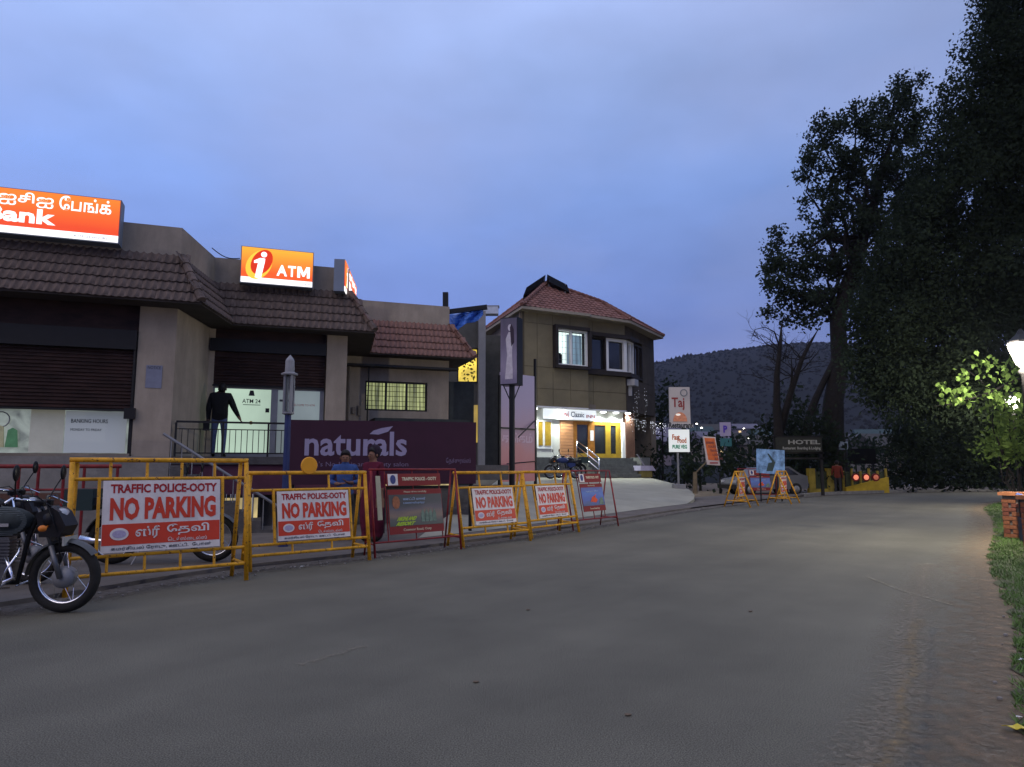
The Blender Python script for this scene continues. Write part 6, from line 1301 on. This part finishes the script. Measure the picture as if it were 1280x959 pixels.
# dark bushes between hotel and bend
for px, py, rx, ry, Y, lab in ((828, 520, 14, 50, 44, 'slim dark conifer just right of the hotel corner'), (815, 585, 26, 26, 41, 'dark bush at the right foot of the hotel steps'), (900, 590, 26, 20, 36, 'low dark bush behind the orange leaning board'), (930, 580, 26, 26, 42, 'dark bush left of the blue picture board'), (875, 585, 22, 24, 40, 'dark bush between the burger sign and the orange board'), (855, 590, 16, 18, 44, 'dark bush directly behind the burger sign pole'), (1090, 575, 20, 16, 46, 'dark bush behind the yellow fence with red lamps'), (880, 560, 40, 18, 62, 'wide dark thicket below the distant houses'), (930, 560, 50, 20, 70, 'dark thicket on the slope left of the tree'), (825, 565, 34, 18, 60, 'dark thicket below the pale roofs beside the hotel'), (1070, 565, 40, 18, 60, 'dark thicket behind the painted fence')):
    o_ = D(px, 600, Y); o_.z = -.3; t = thing('bush' if px != 828 else 'conifer_tree', lab, 'bush' if px != 828 else 'tree', o_)
    cl, cs = px_blobs([(px, py, rx, ry)] + [(px + random.uniform(-rx, rx) * .8, py + random.uniform(-ry, ry) * .7, rx * .45, ry * .45) for _ in range(5)], Y, 3.0 if Y < 50 else 1.2, 1.0, o_)
    link('foliage' if px != 828 else 'crown', leaf_mesh('foliage', leaf_dark, cl, 15, .3 if Y < 50 else .5, .3), t)
    st_ = MB(); st_.tube([(0, 0, -.2), cs[0]], .1, 6, .03); part('stem' if px != 828 else 'trunk', st_, bark, t)

# ---------------------------------------------------------------- lamp posts on the right
lamp_glow = mat('lamp globe glow', (1, 1, 1), .4, 0, emit=14, ecol=(1, .97, .80))
def lamp_post(label, x, y, en, broad=1.0):
    t = thing('lamp_post', label, 'lamp post', (x, y, 0), 0, 'lit lamp posts along the right edge of the road')
    mb = MB(); mb.lathe([(.13, 0), (.12, .3), (.07, .4), (.055, .5), (.05, 2.95), (.09, 3.0), (.05, 3.06), (.10, 3.12)], n=12); part('pole', mb, dark_m, t, True)
    mb = MB(); mb.lathe([(.10, 3.13), (.20, 3.42), (.21, 3.50)], n=8); part('lantern_glass', mb, lamp_glow, t)
    mb = MB()
    for k in range(8): a = 2 * pi * k / 8; mb.tube([(.105 * cos(a), .105 * sin(a), 3.13), (.215 * cos(a), .215 * sin(a), 3.50)], .008, 4)
    mb.lathe([(.23, 3.505), (.22, 3.54), (.08, 3.66), (.02, 3.76)], n=8); part('lantern_cap', mb, dark_m, t)
    lq = bpy.data.lights.new('lamp_light', 'POINT'); lo = bpy.data.objects.new('lamp_light', lq); col.objects.link(lo); lo.parent = t; lo.location = (0, 0, 3.02); lq.energy = en; lq.shadow_soft_size = .07; lq.color = (1, .94, .80); lo.location = (-.26, -.16, 3.3); return t
lamp_post('nearest lit lamp post, its bright lantern cut by the right edge of the photo', 8.98, 12.1, 900)
lamp_post('second lit lamp post, half hidden behind green leaves', 15.75, 21.8, 700)
lamp_post('farthest lit lamp post of the row, low at the right edge', 26.1, 34.2, 420)

# ---------------------------------------------------------------- brick pillars and panels along the verge
brick = MB(); brick.box(-.11, .11, -.05, .05, -.034, .034); brick_me = [brick.mesh('brick', mat('red brick', (.15, .05, .03), .85, .4, 20, .3))]
b2 = MB(); b2.box(-.11, .11, -.05, .05, -.034, .034); brick_me.append(b2.mesh('brick', mat('orange brick', (.20, .075, .035), .85, .4, 20, .3)))
def pillar(label, x, y, hgt, rot=35):
    t = thing('brick_pillar', label, 'pillar', (x, y, .03), rot, 'brick pillars along the right verge')
    w_ = .19; mb = MB(); mb.box(-w_ + .015, w_ - .015, -w_ + .015, w_ - .015, 0, hgt); part('core', mb, mat('mortar', (.12, .10, .085), .95, .2, 9), t)
    n = int(hgt / .08)
    for k in range(n):
        z = .04 + k * .08
        for side in range(4):
            a = side * pi / 2; u = -.075 if (k + side) % 2 else .075
            for du in ((u, .24) if False else ((u, 0),)):
                o = link('brick', random.choice(brick_me), t, (cos(a) * du[0] + sin(a) * (w_ - .045), sin(a) * du[0] - cos(a) * (w_ - .045), z)); o.rotation_euler = (0, 0, a); o.scale = (1.02, 1, 1)
            o = link('brick', random.choice(brick_me), t, (cos(a) * (-u * 1.75) + sin(a) * (w_ - .045), sin(a) * (-u * 1.75) - cos(a) * (w_ - .045), z)); o.rotation_euler = (0, 0, a); o.scale = (.42, 1, 1)
    mb = MB(); mb.box(-w_ - .04, w_ + .04, -w_ - .04, w_ + .04, hgt, hgt + .06); part('cap', mb, mat('orange brown cap', (.36, .14, .06), .8, .2, 6), t)
pillar('farther brick pillar with an orange cap at the end of the verge', 9.46, 13.2, .78)
pillar('nearer brick pillar with an orange cap, cut by the right edge of the photo', 7.72, 10.3, .84)
a, b = Vector((7.9, 10.6, .03)), Vector((9.3, 12.95, .03)); L_ = (b - a).length
fp = thing('panel_fence', 'low dark fence with a blue and white rail between the brick pillars', 'fence', a, math.degrees(atan2(b.y - a.y, b.x - a.x)))
mb = MB(); mb.box(0, L_, -.03, .03, 0, .40); part('panel', mb, mat('murky blue panel', (.03, .035, .05), .8, .3, 5), fp)
mb = MB(); mb.tube([(0, 0, .80), (L_, 0, .80)], .035, 8); part('rail', mb, mat('blue painted rail', (.08, .16, .42), .5, .2, 5), fp)
mb = MB(); mb.tube([(0.02, -.03, .42), (0.02, -.03, .82), (.2, -.02, .87), (L_ * .5, -.02, .865)], .03, 8); part('rail', mb, mat('white painted rail', (.6, .62, .66), .5, .1, 5), fp)
for k in range(6): mb = MB(); x = L_ * (k + .5) / 6; mb.box(x - .03, x + .03, -.02, .02, .402, .77); part('picket', mb, dark_m, fp)
bs = thing('brick_stack', 'pile of orange bricks on top of a timber beside the farther pillar', 'bricks', (9.95, 13.75, .03), 30)
mb = MB(); mb.box(-.25, .6, -.2, .2, 0, .72); part('base', mb, mat('dark timber', (.05, .04, .03), .9, .3, 6), bs)
for k in range(4):
    for j in range(2): o = link('brick', brick_me[1], bs, (-.12 + k * .235, -.08 + j * .12, .76)); o.rotation_euler = (0, 0, random.gauss(0, .05))
# litter on the verge
for (px, py, lab, c_, s_) in ((1278, 912, 'yellow plastic scrap lying in the dirt at the right corner', (.55, .42, .03), .10), (1279, 825, 'white crumpled wrapper at the edge of the grass', (.6, .6, .62), .05), (1273, 896, 'small white paper scrap beside the yellow one', (.6, .58, .55), .022), (466, 668, 'small yellow packet on the pavement edge below the posters', (.55, .5, .08), .0), (668, 668, 'yellow scrap on the ground between two barricades', (.5, .42, .1), .05), (378, 708, 'white scrap of paper on the kerb dirt', (.6, .6, .6), .035)):
    if not s_: continue
    p = G(px, py, .02); t = MB(); n = 7
    vs = [(s_ * (i / n - .5) * 1.6, s_ * .3 * (j - .5) * 1.6 + random.gauss(0, s_ * .05), random.uniform(.004, .25) * s_) for i in range(n + 1) for j in range(2)]
    t.add(vs, [(2 * i, 2 * i + 2, 2 * i + 3, 2 * i + 1) for i in range(n)]); o = link('litter', t.mesh('litter', mat('litter ' + lab[:12], c_, .6, .1, 9)), None, (p.x, p.y, .02)); o.rotation_euler = (0, 0, random.uniform(-.5, .5)); tag(o, lab, 'litter'); o.modifiers.new('t', 'SOLIDIFY').thickness = .003

# ---------------------------------------------------------------- far terrain, forest, town
SKY_ = [(-2500, 520), (200, 500), (600, 478), (815, 455), (850, 448), (880, 443), (905, 440), (940, 438), (970, 436), (1010, 436), (1045, 438), (1100, 444), (1180, 456), (1300, 470), (3000, 540)]
def sky_y(u): return float(np.interp(u, [a for a, _ in SKY_], [b for _, b in SKY_]))
RH = 900.0
def terr(x, y):
    r = hypot(x, y); u = 640 + FPX * x / max(y, 1) if y > 50 else 640
    t = min(1, max(0, (r - 240) / (RH - 240))); s = t * t * (3 - 2 * t) if t < 1 else 1
    base_ = -.06 if r < 60 else -.06 + .035 * (min(r, 300) - 60)
    h = (583 - sky_y(u)) / FPX * (RH) * .925
    return base_ * (1 - s) + s * h + 4 * s * sin(x * .013) * cos(y * .011) * (1 - t) - max(0, r - RH) * .1
mb = MB(); NA, NR = 90, 46; A0_, A1_ = R(35), R(125)
for j in range(NR + 1):
    r = 58 * (1400 / 58) ** (j / NR)
    for i in range(NA + 1): a = A0_ + (A1_ - A0_) * i / NA; x, y = r * cos(a), r * sin(a); mb.v.append(Vector((x, y, terr(x, y))))
for j in range(NR):
    for i in range(NA): mb.f.append([j * (NA + 1) + i + 1, j * (NA + 1) + i, (j + 1) * (NA + 1) + i, (j + 1) * (NA + 1) + i + 1]); mb.m.append(0)
forest_floor = mat('wooded slope', (.011, .011, .011), .95, .3, .02, spec=.1)
struct('hill', mb, forest_floor, smooth=True)
vs, fs = [], []
for _ in range(9000):
    a = R(random.uniform(44, 92)); r = random.uniform(250, RH + 20) if random.random() < .8 else random.uniform(RH - 50, RH + 5); x, y = r * cos(a), r * sin(a); z = terr(x, y); u = 640 + FPX * x / y
    hh = random.uniform(3, 6.5) * (1.25 if u < 870 and r > RH - 60 else .5 if r > RH - 60 else .38); w_ = hh * random.uniform(.30, .50) * (1 if r > RH - 60 else 1.8); o = len(vs)
    for lv, (zz_, rr_) in enumerate(((.0, 1), (.62, .75), (1.0, .08))):
        for k in range(5): an = 2 * pi * k / 5 + lv; vs.append((x + w_ * rr_ * cos(an) * random.uniform(.7, 1.2), y + w_ * rr_ * sin(an), z - .5 + hh * zz_))
    for lv in range(2):
        for k in range(5): fs.append((o + lv * 5 + k, o + lv * 5 + (k + 1) % 5, o + lv * 5 + 5 + (k + 1) % 5, o + lv * 5 + 5 + k))
mb = MB(); mb.v = [Vector(v) for v in vs]; mb.f = fs; mb.m = [0] * len(fs)
struct('hillside_forest', mb, forest_floor, 'stuff', True)
pale_w = [mat('faded house wall %d' % k, c_, .9, .1, 1) for k, c_ in enumerate([(.15, .13, .15), (.10, .10, .12), (.09, .11, .11), (.15, .13, .11)])]
roofm = [mat('tin roof %d' % k, c_, .7, .15, 1) for k, c_ in enumerate([(.11, .10, .13), (.04, .035, .03), (.03, .05, .05), (.07, .07, .08)])]
win_d = mat('dark small window', (.03, .03, .035), .3, 0); win_l = mat('lit small window', (.5, .4, .2), .4, 0, emit=.9, ecol=(1, .72, .38))
houses = [(812, 552, 105, 9, 4, 0, 'pale house with a lilac roof just right of the hotel corner'), (832, 545, 135, 12, 5, 1, 'grey house behind the burger sign'), (868, 543, 150, 11, 5, 0, 'pale flat fronted house right of the burger sign'), (884, 552, 120, 9, 4, 3, 'cream house above the orange leaning board'), (893, 538, 190, 11, 5, 1, 'small far house up the slope left of the violet sign'), (921, 551, 150, 9, 4, 2, 'greenish house right of the teal board'), (938, 556, 125, 8, 4, 3, 'low cream house left of the undergrowth'), (951, 545, 190, 10, 5, 1, 'far house by the leafless tree'), (930, 536, 240, 13, 6, 0, 'highest far house below the forest edge'), (1080, 562, 80, 8, 3.4, 0, 'pale roofed house behind the yellow fence'), (1103, 568, 70, 6, 4.5, 3, 'gabled cream house at the right end of the yellow fence'), (1093, 548, 130, 10, 5, 1, 'grey house above the painted fence'), (1064, 552, 160, 9, 4, 1, 'small grey house right of the big trunk')]
for k, (px, py, Y, Wd, Hd, ci, lab) in enumerate(houses):
    c = D(px, py, Y); g0 = terr(c.x, c.y); t = thing('house', lab, 'house', (c.x, c.y, g0 - .3), random.uniform(-25, 25)); h = max(2.6, c.z - g0 + .3)
    Wd *= .62; mb = MB(); mb.box(-Wd / 2, Wd / 2, -3.5, 3.5, -2, h); part('wall', mb, pale_w[ci], t)
    mb = MB(); q = Wd / 2 + .4; mb.add([(-q, -4, h - .15), (q, -4, h - .15), (q, 4, h - .15), (-q, 4, h - .15), (-q, 0, h + 1.7), (q, 0, h + 1.7)], [(0, 1, 5, 4), (2, 3, 4, 5), (1, 2, 5), (3, 0, 4), (0, 3, 2, 1)]); part('roof', mb, roofm[(k * 3 + ci) % 4], t)
    for j in range(3):
        x = -Wd / 3 + j * Wd / 3; mb = MB(); mb.box(x - .5, x + .5, -3.56, -3.49, h - 2.0, h - .8); wq = part('window', mb, pale_w[3], t); mb = MB(); mb.box(x - .42, x + .42, -3.6, -3.565, h - 1.92, h - .88); part('pane', mb, win_l if (k * 7 + j * 3) % 8 == 0 else win_d, wq)
for px, py, Y, e_, lab in ((871, 531, 140, 1, 'tiny bright lamp high on the slope right of the burger sign'), (877, 536, 130, 1, 'tiny lamp just below another above the orange board'), (935, 549, 110, 2.0, 'brightest small town lamp beside the violet sign'), (826, 530, 110, 1, 'tiny lamp left of the burger sign'), (930, 537, 200, .8, 'faint far lamp above the brightest town lamp'), (845, 537, 180, .7, 'faint far lamp behind the burger sign')):
    c = D(px, py, Y); g0 = terr(c.x, c.y); t = thing('street_lamp', lab, 'street lamp', (c.x, c.y, g0)); mb = MB(); mb.tube([(0, 0, 0), (0, 0, c.z - g0)], .07, 5); part('pole', mb, dark_m, t)
    mb = MB(); s_ = Y * .0009 * (1 + .4 * e_); mb.ball((0, 0, c.z - g0 + s_), s_ * 1.3, s_, s_ * .8, 8, 5); part('globe', mb, mat('town lamp glow', (1, 1, 1), .4, 0, emit=6, ecol=(1, .95, .8)), t)

# ---------------------------------------------------------------- evening air
hz = MB(); hz.box(-1510, 1510, -70, 2510, -1.1, 175)
hm = bpy.data.materials.new('haze'); hm.use_nodes = True; n = hm.node_tree.nodes; n.clear(); oo = n.new('ShaderNodeOutputMaterial'); pv_ = n.new('ShaderNodeVolumePrincipled')
pv_.inputs['Color'].default_value = (.66, .74, 1, 1); pv_.inputs['Density'].default_value = .00012; pv_.inputs['Anisotropy'].default_value = .2
hm.node_tree.links.new(pv_.outputs[0], oo.inputs['Volume'])
struct('haze', hz, hm, 'stuff')
